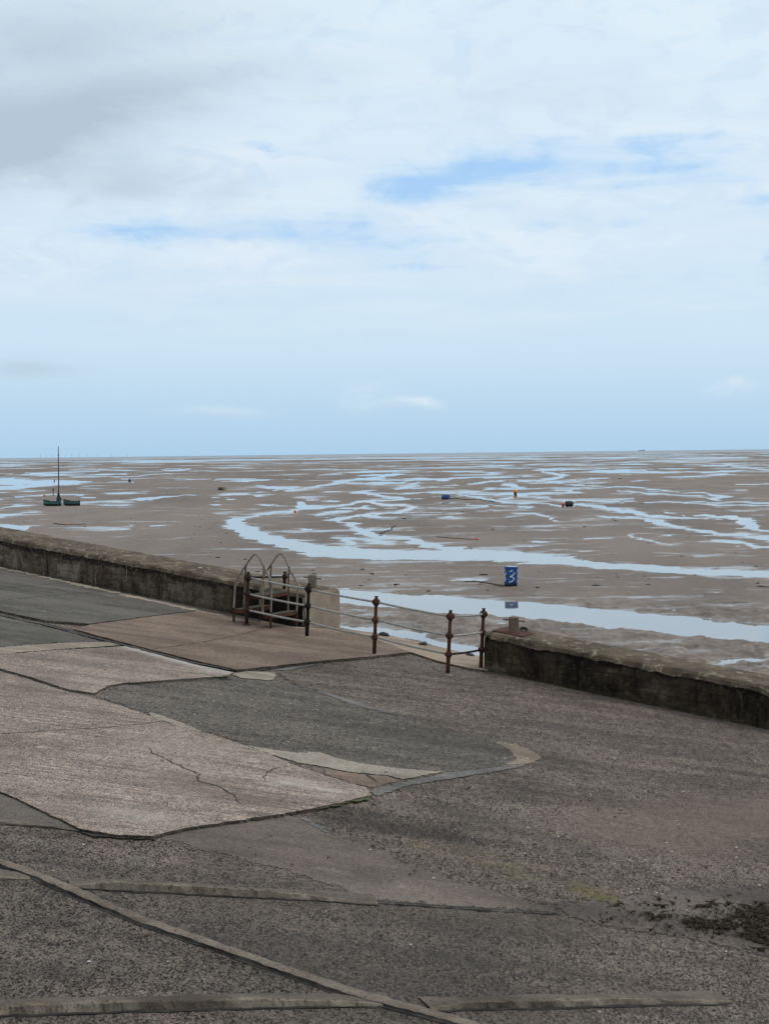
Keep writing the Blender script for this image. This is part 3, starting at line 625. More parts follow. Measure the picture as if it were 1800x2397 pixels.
crack([(600,1452),(640,1478),(700,1494)], .03, .021, 'dark crack beside the round mortar patch', seed=20)
ribbon('moss_strip', [(620,1755),(690,1742),(740,1733),(800,1720)], .10, .024, M['moss'], 'dark green moss filling the joint under the ribbed slab', 'moss', kind='stuff', seed=31)
ribbon('moss_strip', [(470,1463),(495,1459),(515,1458)], .07, .06, M['moss'], 'patch of yellow-green moss by the round mortar patch', 'moss', kind='stuff', seed=33)

ribbon('sand_drift', [(-60,1214),(0,1226),(120,1251),(200,1269),(300,1291),(400,1313),(480,1331)], .26, .0485, M['sandcover'], 'thin pale sand drifted along the foot of the left sea wall', 'sand', seed=41, jit=.05, wvar=.9)
ribbon('sand_drift', [(560,1341),(620,1353),(700,1360),(770,1371)], .10, .0535, M['quay'], 'pale grit at the foot of the left wall end', 'sand', seed=42, jit=.04, wvar=1.0)
# ---------------------------------------------------------------- concrete ribs
def rib_mat(name, c1, c2, dark):
    g = NT(name); n = g.noise(3, detail=6, rough=.7); v = g.noise(1.0, g.map((34, 34, 3)), detail=4, rough=.7); f = g.noise(60, detail=3, rough=.7)
    c = g.mix(g.mr(n, .38, .62), lin(c1), lin(c2)); c = g.mix(g.mr(v, .50, .66, 0, .7), c, lin(dark)); c = g.mix(g.mr(f, .5, .75, 0, .45), c, lin(dark))
    c = g.mix(g.mr(g.noise(.9, detail=4), .52, .66, 0, .75), c, lin(dark)); g.color(c); g.rough(.92, .12); g.bump(g.math('ADD', v, f), .8, .01); return g.m
M['ribface'] = rib_mat('beige_kerb_face', (108, 98, 85), (138, 127, 112), (60, 53, 45))
M['ribtop'] = rib_mat('brown_kerb_top', (94, 86, 78), (112, 103, 93), (72, 66, 60))
M['ribstrip'] = rib_mat('worn_joint_strip', (108, 98, 88), (130, 119, 107), (78, 71, 63))
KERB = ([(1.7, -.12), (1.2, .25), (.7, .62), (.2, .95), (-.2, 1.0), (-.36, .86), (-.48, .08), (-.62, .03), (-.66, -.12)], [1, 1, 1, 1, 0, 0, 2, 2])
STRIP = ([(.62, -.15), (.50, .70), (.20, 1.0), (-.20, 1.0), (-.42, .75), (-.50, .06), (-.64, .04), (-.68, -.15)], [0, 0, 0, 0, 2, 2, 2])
def rib(pts, label, w=.20, h=.06, seed=0, kind=STRIP):
    P = [on_slip(*Dp(*p)) for p in pts]; c = []
    for p, q in zip(P[:-1], P[1:]):
        k = max(1, int((q - p).length / .04)); c += [p.lerp(q, j/k) for j in range(k)]
    c.append(P[-1]); prof, ms = kind
    bm = bmesh.new(); rings = []
    for i, p in enumerate(c):
        t = (c[min(i+1, len(c)-1)] - c[max(i-1, 0)]); t.z = 0; t.normalize(); nrm = Vector((-t.y, t.x, 0))
        if nrm.y < 0: nrm = -nrm
        e = min(1, .15 + .1*i, .15 + .03*(len(c)-1-i)); rg = []
        wv = 1 + .5*fn(p.x*1.3, p.y*1.3, seed)
        for j, (o, z) in enumerate(prof):
            kk = max(.15, 1 + 1.6*fn(p.x*2.7, p.y*2.7, seed + 21)) if j >= len(prof) - 2 else 1
            oo = o if j < len(prof) - 2 else (-.47 + (o + .47)*kk)
            v = p + nrm * (oo * w * wv + .034*fn(p.x*9, p.y*9, j*.5 + seed))
            hh = h * z * e * (1 + .5*fn(p.x*1.9, p.y*1.9, seed + 4)) + .012*fn(p.x*19, p.y*19, j*1.7 + seed)*(1 if z > .2 else .2)
            v.z = gz(v.x) + hh + (.007 if z >= 0 else 0); rg.append(bm.verts.new(v))
        rings.append(rg)
    for i in range(len(rings) - 1):
        for j in range(len(prof) - 1):
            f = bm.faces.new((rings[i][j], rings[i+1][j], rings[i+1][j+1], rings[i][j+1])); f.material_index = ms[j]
    bmesh.ops.recalc_face_normals(bm, faces=bm.faces[:])
    return tag(link('concrete_rib', bm, [M['ribface'] if kind is KERB else M['ribstrip'], M['ribtop'], M['crack']]), label, 'rib', 'raised ribs across the slipway', kind='structure')  # joint colour in the last slot paints the shade along the rib's foot
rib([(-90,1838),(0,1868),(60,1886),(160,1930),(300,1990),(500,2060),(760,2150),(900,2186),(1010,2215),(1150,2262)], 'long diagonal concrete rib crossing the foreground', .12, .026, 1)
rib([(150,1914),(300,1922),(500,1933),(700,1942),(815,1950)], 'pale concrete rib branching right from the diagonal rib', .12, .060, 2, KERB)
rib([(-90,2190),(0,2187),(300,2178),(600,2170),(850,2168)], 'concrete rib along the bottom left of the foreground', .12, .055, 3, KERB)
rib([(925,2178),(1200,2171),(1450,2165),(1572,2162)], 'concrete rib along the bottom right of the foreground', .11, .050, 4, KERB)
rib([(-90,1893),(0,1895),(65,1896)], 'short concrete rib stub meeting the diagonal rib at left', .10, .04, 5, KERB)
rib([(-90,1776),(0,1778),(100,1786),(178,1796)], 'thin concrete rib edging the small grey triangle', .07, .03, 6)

# ---------------------------------------------------------------- seaweed, shells, grit
def scatter_weed(name, areas, m, label, cat, size, flat, seed):
    """each scrap: a crumpled knot with a few curling fronds"""
    r = random.Random(seed); bm = bmesh.new()
    for (cx, cy, sx, sy, n) in areas:
        for _ in range(int(n*1.25)):
            px, py = r.gauss(cx, sx), r.gauss(cy, sy)
            p = on_slip(*Dp(px, py), .016); s = size * r.uniform(.3, 1.35) * (1.7 if r.random() < .12 else 1)
            lump(bm, p + Vector((0, 0, s*flat*.3)), s*r.uniform(.5, 1.1), s*r.uniform(.4, .9), s*flat*r.uniform(.6, 1.4), r.random()*50, 6, 5, .9)
            for _k in range(r.randint(2, 4)):
                a_ = r.uniform(0, 2*pi); q = p.copy(); ps = [q.copy()]
                for _j in range(3):
                    a_ += r.uniform(-.9, .9); q = q + Vector((cos(a_), sin(a_), 0))*s*r.uniform(.6, 1.3); q.z = gz(q.x) + .02 + s*r.uniform(0, .7); ps.append(q.copy())
                tube(bm, ps, [s*.22, s*.2, s*.24, s*.08], 4)
    return tag(link(name, bm, m), label, cat, kind='stuff')
scatter_weed('grit', [(1520,1988,90,18,170),(1620,1988,50,24,160),(1400,1975,70,14,40),(900,1850,260,40,40),(1300,1700,220,70,40)], M['weed'], 'fine dark grit and weed crumbs around the seaweed', 'grit', .008, .5, 9)
scatter_weed('seaweed', [(1535,1999,28,6,45),(1505,1994,16,4,22),(1645,1972,26,8,60),(1630,1992,26,8,45),(1600,2012,36,8,22),(1490,1986,50,7,10),(1420,1968,60,12,10),(1650,2028,22,8,36),(1470,1950,60,8,8),(1580,1955,50,8,14)], M['weed'], 'dark bladder seaweed scraps strewn over the wet mud', 'seaweed', .021, .55, 5)

rr_ = random.Random(23); bm = bmesh.new()
for _ in range(80):
    px, py = rr_.choice(((rr_.uniform(950, 1640), rr_.uniform(1600, 1930)), (rr_.uniform(450, 1100), rr_.uniform(1480, 1660)), (rr_.uniform(0, 1640), rr_.uniform(1800, 2200)), (rr_.uniform(600, 1500), rr_.uniform(1440, 1560))))
    q = on_slip(*Dp(px, py), .008); s_ = rr_.uniform(.004, .011); lump(bm, q, s_*rr_.uniform(.8, 1.8), s_, s_*.5, rr_.random()*30, 7, 5, .4)
tag(link('shells', bm, M['white'], None, True), 'small white shell fragments and pebbles scattered over the slipway', 'shells', kind='stuff')

# ---------------------------------------------------------------- sea walls
WH = .69
def wall(front0, front1, thick, label, mf, face_seed, ext0=0, ext1=0, end_light=False, chip=.03):
    d = front1 - front0; d.z = 0; d.normalize(); d3 = Vector((d.x, d.y, -SX*d.x)); nrm = Vector((-d.y, d.x, 0))
    if nrm.y < 0: nrm = -nrm
    s0 = front0 - d3*ext0; s1 = front1 + d3*ext1; L = (s1 - s0).length; n = int(L / .05)
    root = empty('sea_wall', front0.lerp(front1, .5), label, 'wall', 'concrete sea walls')
    secF, secT = bmesh.new(), bmesh.new(); rF, rT = [], []
    for i in range(n + 1):
        p = s0.lerp(s1, i/n); x = p.x*1.0 + p.y*.4
        def at(o, h, j, a=.012): 
            q = p + nrm*(o + a*2*fn(x*3, j*3.1, face_seed) + a*2.2*fn(x*9, j*5.7, face_seed + 2)); q.z = gz(q.x - nrm.x*o) + h + a*1.5*fn(x*4, j*2.3, face_seed + 7) + a*1.6*fn(x*13, j*1.1, face_seed + 8)
            return q
        hch = chip * max(0, fn(x*1.7, 0, face_seed + 11, 4)*2)     # worn arris
        rF.append([secF.verts.new(v) for v in (at(0, -.12, 1), at(.0, .2, 2, .015), at(.0, .45, 3, .015), at(.005, WH - .10 - hch, 4, .015))])
        rT.append([secT.verts.new(v) for v in (at(.0051, WH - .10 - hch, 4, .015), at(.02 + hch*.5, WH - .03 - hch, 5), at(.06 + hch, WH, 6), at(thick*.33, WH + .015, 7), at(thick*.66, WH + .012, 8), at(thick - .08, WH, 9), at(thick, WH - .06, 10), at(thick, -2.4, 11))])
    for bm, rr in ((secF, rF), (secT, rT)):
        for i in range(n):
            for j in range(len(rr[0]) - 1): bm.faces.new((rr[i][j], rr[i+1][j], rr[i+1][j+1], rr[i][j+1]))
    bmesh.ops.recalc_face_normals(secF, faces=secF.faces[:]); bmesh.ops.recalc_face_normals(secT, faces=secT.faces[:])
    link('wall_face', secF, mf, root); link('coping', secT, M['cope'], root)
    return root, d, nrm
def end_cap(root, p, nrm, d, thick, m):
    bm = bmesh.new()
    prof = [(0, -.12), (0, WH - .10), (.02, WH - .03), (.06, WH), (thick*.5, WH + .012), (thick - .08, WH), (thick, WH - .06), (thick, -.12)]
    vs = []
    for dd in (-.05, .012):
        row = []
        for o, h in prof:
            q = p + nrm*(o + (.004 if o < .1 else -.004)) + d*dd; q.z = gz(p.x + d.x*dd) + h - .004; row.append(bm.verts.new(q))
        vs.append(row)
    bm.faces.new(vs[1]); n = len(prof)
    for j in range(n): bm.faces.new((vs[0][j], vs[0][(j+1) % n], vs[1][(j+1) % n], vs[1][j]))
    bmesh.ops.recalc_face_normals(bm, faces=bm.faces[:])
    return link('wall_end', bm, m, root)
WL0, WL1 = on_slip(*Dp(0, 1225)), on_slip(*Dp(659, 1358))
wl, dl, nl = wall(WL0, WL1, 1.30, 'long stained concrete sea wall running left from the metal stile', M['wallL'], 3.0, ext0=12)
end_cap(wl, WL1, nl, dl, 1.30, M['endface'])
WR0, WR1 = on_slip(*Dp(1046, 1449)), on_slip(*Dp(1661, 1577))
wr, dr, nr_ = wall(WR0, WR1, 1.10, 'blackened concrete sea wall running right from the railings', M['wallR'], 21.0, ext1=12, chip=.11)
end_cap(wr, WR0 + dr*.05, nr_, -dr, 1.10, M['wallR'])
print('WALLS', WL0, WL1, WR0, WR1, dl, dr, ed)

# ---------------------------------------------------------------- railing
def up_from(base, top_px):
    return at_depth(top_px[0], top_px[1], base.y)
posts = [  # base px, top px, black, base from wall?
    ('rust', on_slip(*Z4(280, 972)), Z4(300, 345), M['rustdark'], 'rusty post standing beside the metal stile'),
    ('black', on_slip(*Z4(968, 1117)), Z4(993, 478), M['black'], 'black painted post'),
    ('rust', on_slip(*Z5(193, 645)), Z5(211, 164), M['rust'], 'rusty brown post'),
    ('rust', on_slip(*Z5(787, 797)), Z5(812, 277), M['rust'], 'rusty brown corner post nearest the camera'),
    ('rust', on_slip(*Z5(1055, 750)), Z5(1080, 261), M['rust'], 'rusty brown post against the right sea wall')]
rr = empty('railing', posts[2][1], 'three-bar galvanised railing with rusty ball-jointed posts at the quay gap', 'railing')
FR = (.915, .615, .325)
joints = []
def build_post(base, top, m, label, fr=FR):
    ax = top - base; L = ax.length; u = ax.normalized(); bm = bmesh.new()
    lathe(bm, [(.036, -.05), (.036, L*.30), (.033, L*.34), (.031, L*.62), (.030, L*.90)], base, u, 14)
    p = link('post', bm, m, rr, True); p['label'] = label
    js = []
    for k, f in enumerate(fr):
        bm = bmesh.new(); c = base + u*(L*f); r = .066 if k == 0 else .058
        prof = [(r*1.06*max(sin(pi*i/12), 0)**.8, -r*cos(pi*i/12)) for i in range(13)]
        lathe(bm, prof, c, u, 16)
        lathe(bm, [(.036, -r*1.05), (.040, -r*.9), (.040, -r*.7)], c, u, 14); lathe(bm, [(.040, r*.7), (.040, r*.9), (.034, r*1.05)], c, u, 14)
        if k == 0:
            lathe(bm, [(.022, r*.95), (.020, r*1.2), (.024, r*1.3), (.036, r*1.36), (.038, r*1.48), (.03, r*1.6), (.008, r*1.66)], c, u, 12)
        for dv in (Vector((1, -.25, 0)), Vector((.2, -1, 0))):
            dv = (dv - u*dv.dot(u)).normalized()
            lathe(bm, [(.030, r*.8), (.030, r*1.08), (.026, r*1.1)], c, dv, 10); lathe(bm, [(.030, r*.8), (.030, r*1.08)], c, -dv, 10)
        link('ball_joint', bm, m, p, True); js.append(c)
    bmf = bmesh.new(); lathe(bmf, [(.085, .0), (.08, .012), (.05, .018), (.038, .03)], Vector((base.x, base.y, gz(base.x) + (.05 if m in (M['rustdark'], M['black']) else 0))), Vector((SX, 0, 1)), 14)
    return p, js, bmf
for nm, base, tp, m, lab in posts:
    top = up_from(base, tp); p, js, bmf = build_post(base, top, m, lab); joints.append(js)
    link('base_collar', bmf, M['mortar'] if m is not M['rustdark'] else M['rustdark'], p)
for i in range(4):
    for k in range(3):
        bm = bmesh.new(); pa, pb = joints[i][k], joints[i+1][k]
        pts = [pa.lerp(pb, t) - Vector((0, 0, .012*sin(pi*t))) for t in (0, .25, .5, .75, 1)]
        tube(bm, pts, .0195, 10)
        o = link('rail', bm, M['black'] if (i == 3 and k == 2) else M['galv'], rr, True)
        if i == 3 and k == 2: o['label'] = 'dark unpainted short bottom bar by the right wall'
# the post standing on the wall and its dark bar
wb = on_slip(*Z4(712, 1120))
pf_y = (posts[0][1] + nl*1.1).y
fb = at_depth(*Z4(710, 578), 28.9); ft = at_depth(*Z4(720, 338), 28.9)
ax = (ft - fb); u = ax.normalized(); L = ax.length
bm = bmesh.new(); lathe(bm, [(.034, -.15), (.034, L*.5), (.03, L*.75)], fb, u, 14)
p = link('post', bm, M['rustdark'], rr, True); p['label'] = 'short rusty post standing on top of the left sea wall'
for f in (.04, .78):
    bm = bmesh.new(); ball(bm, fb + u*L*f, .060, 14)
    if f > .5: lathe(bm, [(.022, .05), (.02, .075), (.036, .085), (.036, .1), (.008, .108)], fb + u*L*f, u, 12)
    link('ball_joint', bm, M['rustdark'], p, True)
bm = bmesh.new(); tube(bm, [joints[0][0], fb + u*L*.78], .019, 10)
o = link('rail', bm, M['black'], rr, True); o['label'] = 'dark rusty bar reaching back to the wall'
print('FARPOST', fb, 'walltop there', gz(fb.x) + WH)

# ---------------------------------------------------------------- stile
F1 = on_slip(*Z4(135, 937)); F2 = on_slip(*Z4(556, 1012)); R1 = on_slip(*Z4(430, 917)); R2 = on_slip(*Z4(850, 992))
print('STILE', F1, F2, R1, R2, (F2-F1), (R1-F1))
st = empty('stile', F1.lerp(R2, .5), 'rusty metal step-over stile with tubular arched handrails by the left wall', 'stile')
st['label'] = 'rusty metal step-over stile with two arched tubular handrails at the wall gap'
yF = .5*(F1.y + F2.y); yR = .5*(R1.y + R2.y)
def SP(x, y, Y): return at_depth(*Z4(x, y), Y)
def smooth(pts, k=6):
    pts = [Vector(p) for p in pts]; out = []
    for i in range(len(pts) - 1):
        p0, p1, p2, p3 = pts[max(i-1, 0)], pts[i], pts[i+1], pts[min(i+2, len(pts)-1)]
        for j in range(k):
            t = j/k; out.append(.5*((2*p1) + (p2-p0)*t + (2*p0-5*p1+4*p2-p3)*t*t + (3*p1-p0-3*p2+p3)*t**3))
    out.append(pts[-1]); return out
def side(Ya, Yb, low_l, bend_l, apex, bend_r, low_r):
    def Yt(x): t = (x - low_l[0]) / (low_r[0] - low_l[0]); return Ya + (Yb - Ya)*t
    q = lambda x, y: SP(x, y, Yt(x))
    (lx, ly), (bx, by), (ax_, ay), (rx, ry), (ex, ey) = low_l, bend_l, apex, bend_r, low_r
    path = [q(lx, ly), q(lx + (bx-lx)*.7, ly + (by-ly)*.85), q(bx, by + 22), q(bx + 8, by - 10), q(bx + .25*(ax_-bx), by + .29*(ay-by)), q(bx + .49*(ax_-bx), by + .56*(ay-by)), q(bx + .78*(ax_-bx), by + .875*(ay-by)),
            q(ax_ - 27, ay + 11), q(ax_ - 2, ay), q(ax_ + 24, ay + 14), q(ax_ + .25*(rx-ax_), ay + .155*(ry-ay)), q(ax_ + .5*(rx-ax_), ay + .46*(ry-ay)), q(ax_ + .8*(rx-ax_), ay + .79*(ry-ay)), q(rx - 6, ry - 14), q(rx, ry + 20), q(rx + (ex-rx)*.4, ry + (ey-ry)*.3), q(ex, ey)]
    bm = bmesh.new(); tube(bm, smooth(path, 8), .019, 10); link('handrail', bm, M['galvrail'], st, True)
    return q
q1 = side(F1.y, F2.y, (135, 760), (160, 430), (385, 134), (572, 452), (560, 800))
q2 = side(R1.y, R2.y, (436, 740), (447, 425), (668, 128), (872, 490), (852, 800))
# outer legs below the low treads, and the inner posts
def leg(q, x0, y0, x1, y1, m, r=.022, name='leg'):
    bm = bmesh.new(); a_, b_ = q(x0, y0), q(x1, y1); ax = (b_ - a_)
    ex = Vector((1, 0, 0)) * r; ey = Vector((0, 1, 0)) * r
    box(bm, (a_ + b_)*.5, ex, ey, ax*.5); return link(name, bm, m, st)
leg(q1, 135, 745, 137, 940, M['rust']); leg(q1, 558, 800, 556, 1016, M['rust'])
leg(q2, 436, 735, 428, 918, M['rustdark']); leg(q2, 854, 795, 850, 996, M['rust'])
leg(q1, 272, 262, 250, 770, M['upright'], .019, 'upright'); leg(q1, 478, 270, 466, 812, M['steelrust'], .020, 'upright')
leg(q2, 562, 250, 545, 612, M['upright'], .019, 'upright'); leg(q2, 765, 272, 755, 790, M['upright'], .019, 'upright')
def tread(xa, xb, y, label):
    """grating of bars in an angle frame between the two side frames; x from side one"""
    off = 295; a0, a1 = q1(xa, y), q1(xb, y + (xb-xa)*.02); b0, b1 = q2(xa + off, y - 18), q2(xb + off, y - 18 + (xb-xa)*.02)
    zt = (a0.z + a1.z + b0.z + b1.z) / 4
    for v in (a0, a1, b0, b1): v.z = zt
    t = bmesh.new(); sl = 12
    for i in range(sl + 1):
        p, q = a0.lerp(a1, i/sl), b0.lerp(b1, i/sl); dx = (q - p).normalized()
        box(t, (p+q)*.5, (q-p)*.5, dx.cross(Vector((0, 0, 1)))*.007, Vector((0, 0, .012)))
    for i in range(1, 9):
        p, q = a0.lerp(b0, i/9), a1.lerp(b1, i/9); dx = (q - p).normalized()
        box(t, (p+q)*.5 + Vector((0, 0, .002)), (q-p)*.5, dx.cross(Vector((0, 0, 1)))*.006, Vector((0, 0, .0105)))
    o = link('tread', t, M['grate'], st); o['label'] = label
    fbm_ = bmesh.new()
    for p, q in ((a0, a1), (b0, b1), (a0, b0), (a1, b1)):
        dx = (q - p).normalized(); box(fbm_, (p+q)*.5 - Vector((0, 0, .03)), (q-p)*.5 + dx*.012, dx.cross(Vector((0, 0, 1)))*.008, Vector((0, 0, .034)))
    link('tread_frame', fbm_, M['rust'], o)
tread(140, 268, 752, 'lower left grating step'); tread(272, 470, 590, 'top grating step'); tread(470, 560, 815, 'lower right grating step')

# ---------------------------------------------------------------- bollards on the wall ends
def bollard(px, Y, zbase, r, h, label, m, d, plate):
    p = at_depth(*px, Y); p.z = zbase
    b_ = empty('mooring_bollard', p, label, 'bollard', 'mooring bollards on the wall ends'); bm = bmesh.new()
    lathe(bm, [(r*1.02, 0), (r, .02), (r, h - .012), (r*.96, h), (r*.6, h + .004)], p, (0.01, 0, 1), 24); link('bollard_post', bm, m, b_)
    bm = bmesh.new(); c = p + Vector((0, 0, h*.80)); e = Vector((1, -.22, -.09)).normalized()
    tube(bm, [c - e*(r*2.05), c + e*(r*2.15)], .016, 10); link('cross_pin', bm, m, b_, True)
    bm = bmesh.new(); dn = Vector((-d.y, d.x, 0)); sl = Vector((d.x, d.y, -SX*d.x)).normalized()
    box(bm, p + Vector((0, 0, .006)), sl*plate, dn*plate*.85, Vector((0, 0, .022))); link('base_plate', bm, M['rust'], b_)
    return b_
pl = WL1 + nl*.55 - dl*.22
bollard(Z4(1034, 560), pl.y + .25, gz(pl.x) + WH + .012, .088, .30, 'grey weathered mooring bollard with cross pin on the left wall end', M['bollard2'], dl, .24)
pr = WR0 + nr_*.45 + dr*.55
pr = at_depth(*Z5(1322, 462), (WR0 + nr_*.5 + dr*.45).y)
bollard(Z5(1322, 462), pr.y, gz(pr.x) + WH + .03, .092, .29, 'brown rusty mooring bollard on a plate at the right wall end', M['bollard'], dr, .30)
bm = bmesh.new(); rc = at_depth(*Z5(1400, 445), pr.y + .12); rc.z = gz(rc.x) + WH + .05
tube(bm, [rc + Vector((.085*cos(t), .06*sin(t)*1.3, .045*sin(t*1.0) + .03)) for t in np.linspace(0, 2*pi, 20)], .028, 10)
tag(link('mooring_ring', bm, M['timber'], None, True), 'black iron ring lying beside the bollard on the right wall', 'ring')
# worn rubble lip at the start of the right wall's coping is in its mesh; loose bits:
bm = bmesh.new(); w = at_depth(*Dp(430, 1241), (on_slip(*Dp(430, 1305)) + nl*.35).y); w.z = gz(w.x) + WH + .03
lump(bm, w, .11, .07, .03, 3, 10, 6, .3); tag(link('white_stone', bm, M['white'], None, True), 'flat white stone lying on top of the left sea wall', 'stone')
for k, (px, lab, s) in enumerate(((E_(597, 775), 'black timber fragment at the quay edge behind the railings', (.11, .06, .06)), (Z5(590, 546), 'black weed lump on the quay edge between the middle posts', (.085, .06, .05)), (Z5(965, 631), 'small black weed lump on the quay edge near the right wall', (.09, .05, .03)))):
    bm = bmesh.new(); q = on_slip(*px, .05); lump(bm, q, *s, 5.1*k + 2, 10, 6, .5)
    tag(link('quay_debris', bm, M['timber'], None, True), lab, 'debris', 'dark scraps on the quay edge')

# ---------------------------------------------------------------- numbered barrel on the sand
bl = on_beach(*(1080 + 870*.1325, 1300 + 562*.1325)); pm = F / bl.y
br_ = 118*.1325/pm; bh = 370*.1325/pm
root = empty('barrel', bl, 'blue barrel painted with white 3s standing on the sand beyond the channel', 'barrel')
tilt = Vector((.03, 0, 1)).normalized()
g = NT('blue_barrel_paint'); p = g.sep(); n1 = g.noise(3, g.map((1, 1, .5)), detail=6, rough=.7)
c = g.mix(g.mr(n1, .35, .65), lin((15, 56, 108)), lin((26, 84, 146)))
zt = g.math('ADD', g.math('SUBTRACT', p['Z'], bl.z), g.math('MULTIPLY', g.math('SUBTRACT', g.noise(4.5, detail=5, rough=.7), .5), .35))
c = g.mix(g.mr(zt, .10, .20, 1, 0), c, lin((14, 14, 15))); g.color(c); g.rough(.5)
bm = bmesh.new(); prof = [(br_*.93, -.04), (br_*.97, .0), (br_, bh*.03), (br_, bh*.32), (br_*1.018, bh*.335), (br_, bh*.35), (br_, bh*.64), (br_*1.018, bh*.655), (br_, bh*.67), (br_, bh*.95), (br_*1.02, bh*.965), (br_*1.02, bh*.985), (br_*.97, bh)]
lathe(bm, prof, bl, tilt, 28); link('body', bm, g.m, root, True)
bm = bmesh.new(); lathe(bm, [(br_*.93, bh*.97), (br_*.93, bh*1.004), (br_*.3, bh*1.008), (.02, bh*1.01)], bl, tilt, 28); link('lid', bm, plain('guano_splashed_lid', (168, 182, 198), .7, .3, 5), root)
white = plain('white_brush_paint', (214, 216, 210), .7, .06, 9)
def stroke(pts, a0):
    out = []
    for x, y in smooth([(x, y, 0) for x, y in pts], 6) if False else pts:
        an = a0 + math.asin(max(-1, min(1, (x - 870)/118)))
        hh = (562 - y)/370 * bh
        out.append((an, hh))
    bm = bmesh.new(); L = []
    dense = []
    for (a1, h1), (a2, h2) in zip(out[:-1], out[1:]):
        dense += [(a1 + (a2-a1)*t/5, h1 + (h2-h1)*t/5) for t in range(5)]
    dense.append(out[-1]); R_ = br_*1.02 + .004; w = .020
    P = []
    for i, (an, hh) in enumerate(dense):
        a1, h1 = dense[max(i-1, 0)]; a2, h2 = dense[min(i+1, len(dense)-1)]
        tx, ty = (a2-a1)*br_, h2-h1; l = sqrt(tx*tx + ty*ty) or 1; nx, ny = -ty/l, tx/l
        row = []
        for s in (-1, 1):
            aa = an + s*w*nx/br_; zz = hh + s*w*ny
            row.append(bl + Vector((sin(aa)*R_, -cos(aa)*R_, 0)) + tilt*zz)
        P.append(row)
    vs = [[bm.verts.new(v) for v in row] for row in P]; vb = [[bm.verts.new(bl + tilt*((v - bl).z) + ((v - bl) - tilt*((v - bl).z))*.985) for v in row] for row in P]
    for i in range(len(vs) - 1):
        bm.faces.new((vs[i][0], vs[i+1][0], vs[i+1][1], vs[i][1]))
        bm.faces.new((vs[i][0], vb[i][0], vb[i+1][0], vs[i+1][0])); bm.faces.new((vs[i][1], vs[i+1][1], vb[i+1][1], vb[i][1]))
    bmesh.ops.recalc_face_normals(bm, faces=bm.faces[:]); return bm
def numeral(a0):
    bm = stroke([(832, 272), (850, 265), (886, 262)], a0)
    b2 = stroke([(918, 298), (912, 318), (895, 338), (868, 352), (840, 361), (870, 368), (898, 382), (910, 402), (904, 425), (885, 445), (858, 457), (828, 461)], a0)
    me_ = bpy.data.meshes.new('tmp'); b2.to_mesh(me_); b2.free(); bm.from_mesh(me_); bpy.data.meshes.remove(me_)
    return link('painted_numeral', bm, white, root)
for a0 in (0, R(-76), R(76), R(180)): numeral(a0)

def rope(pts, r, label, name='mooring_rope', m=None, group=None, sag=.02):
    P = [on_beach(*p, .035) for p in pts]; c = []
    for i, (p, q) in enumerate(zip(P[:-1], P[1:])):
        k = max(2, int((q - p).length / .4))
        for j in range(k):
            w = p.lerp(q, j/k); w.x += fn(w.x*.7, w.y*.3, i)*.25; w.z += r*.5 + .03; c.append(w)
    c.append(P[-1] + Vector((0, 0, r)))
    bm = bmesh.new(); tube(bm, c, r, 6)
    return tag(link(name, bm, m or M['weed'], None, True), label, 'rope', group or 'ropes and chains on the sand')
Zb = zc(1080, 1300, .1325)
rope([Zb(752, 560), Zb(680, 548), Zb(560, 522), Zb(420, 492), Zb(300, 478), Zb(60, 466)], .022, 'dark mooring chain trailing left from the numbered blue barrel')
rope([Zb(752, 540), Zb(640, 528), Zb(520, 512), Zb(330, 482)], .014, 'thin upper rope strand beside the chain of the numbered barrel')
rope([E_(970, 84), E_(1060, 92), E_(1150, 98), E_(1250, 104)], .024, 'dark rope leading left from the small red float')
rope([E_(565, 62), E_(600, 52), E_(640, 36), E_(662, 18), E_(684, 4)], .03, 'curved dark rope lying alone in mid sand')
Zk = zc(1000, 1140, .0963)
rope([Zk(545, 290), Zk(760, 292), Zk(980, 318), Zk(1200, 300), Zk(1360, 330), Zk(1640, 372)], .05, 'weedy chain trailing right from the lying blue barrel')
rope([A_(470, 612), A_(520, 620), A_(580, 624)], .035, 'dark chain left of the pale brown float')
rope([A_(580, 624), A_(660, 624), A_(740, 617)], .025, 'rusty chain right of the pale brown float', m=M['rust'])

# ---------------------------------------------------------------- floats
def paint(name, c, top=None):
    g = NT(name); n1 = g.noise(5, detail=5, rough=.65); g.color(g.mix(g.mr(n1, .3, .7), scl(lin(c), .8), scl(lin(c), 1.1))); g.rough(.45); return g.m
def float_ball(px, rpx, c, label, cat='buoy', neck=False, bury=.15):
    b_ = on_beach(*px); r = rpx * b_.y / F
    ro = empty('buoy', b_, label, cat, 'round floats on the sand'); bm = bmesh.new()
    zc_ = r*(1 - bury) + (r*.45 if neck else 0)
    ball(bm, b_ + Vector((0, 0, zc_)), r, 18); link('float', bm, paint('float_paint', c), ro, True)
    bm = bmesh.new()
    if neck: lathe(bm, [(r*.62, -.1), (r*.66, r*.25), (r*.8, r*.7), (r*.5, r*.9)], b_, seg=14)
    else: lathe(bm, [(r*.16, zc_ + r*.92), (r*.16, zc_ + r*1.12), (r*.05, zc_ + r*1.16)], b_, seg=8)
    link('neck' if neck else 'eye', bm, paint('float_fitting', (66, 30, 22) if neck else scl3(c, .6)), ro, True)
    return ro
def scl3(c, k): return tuple(v*k for v in c)
float_ball((1205.8, 1157.3), 5.1, (226, 138, 34), 'orange ball buoy on a dark neck standing in a pool', neck=True)
float_ball((1317.6, 1184.5), 4.6, (214, 78, 66), 'red ball buoy beside the black drum')
float_ball(E_(1257, 107), 3.7, (206, 62, 42), 'small red float at the end of a dark rope')
float_ball((690.7, 1200.3), 3.4, (226, 104, 76), 'small salmon-red float by the curling channel')
float_ball(A_(1123, 248), 3.3, (38, 54, 96), 'dark blue ball buoy far out behind the white one')
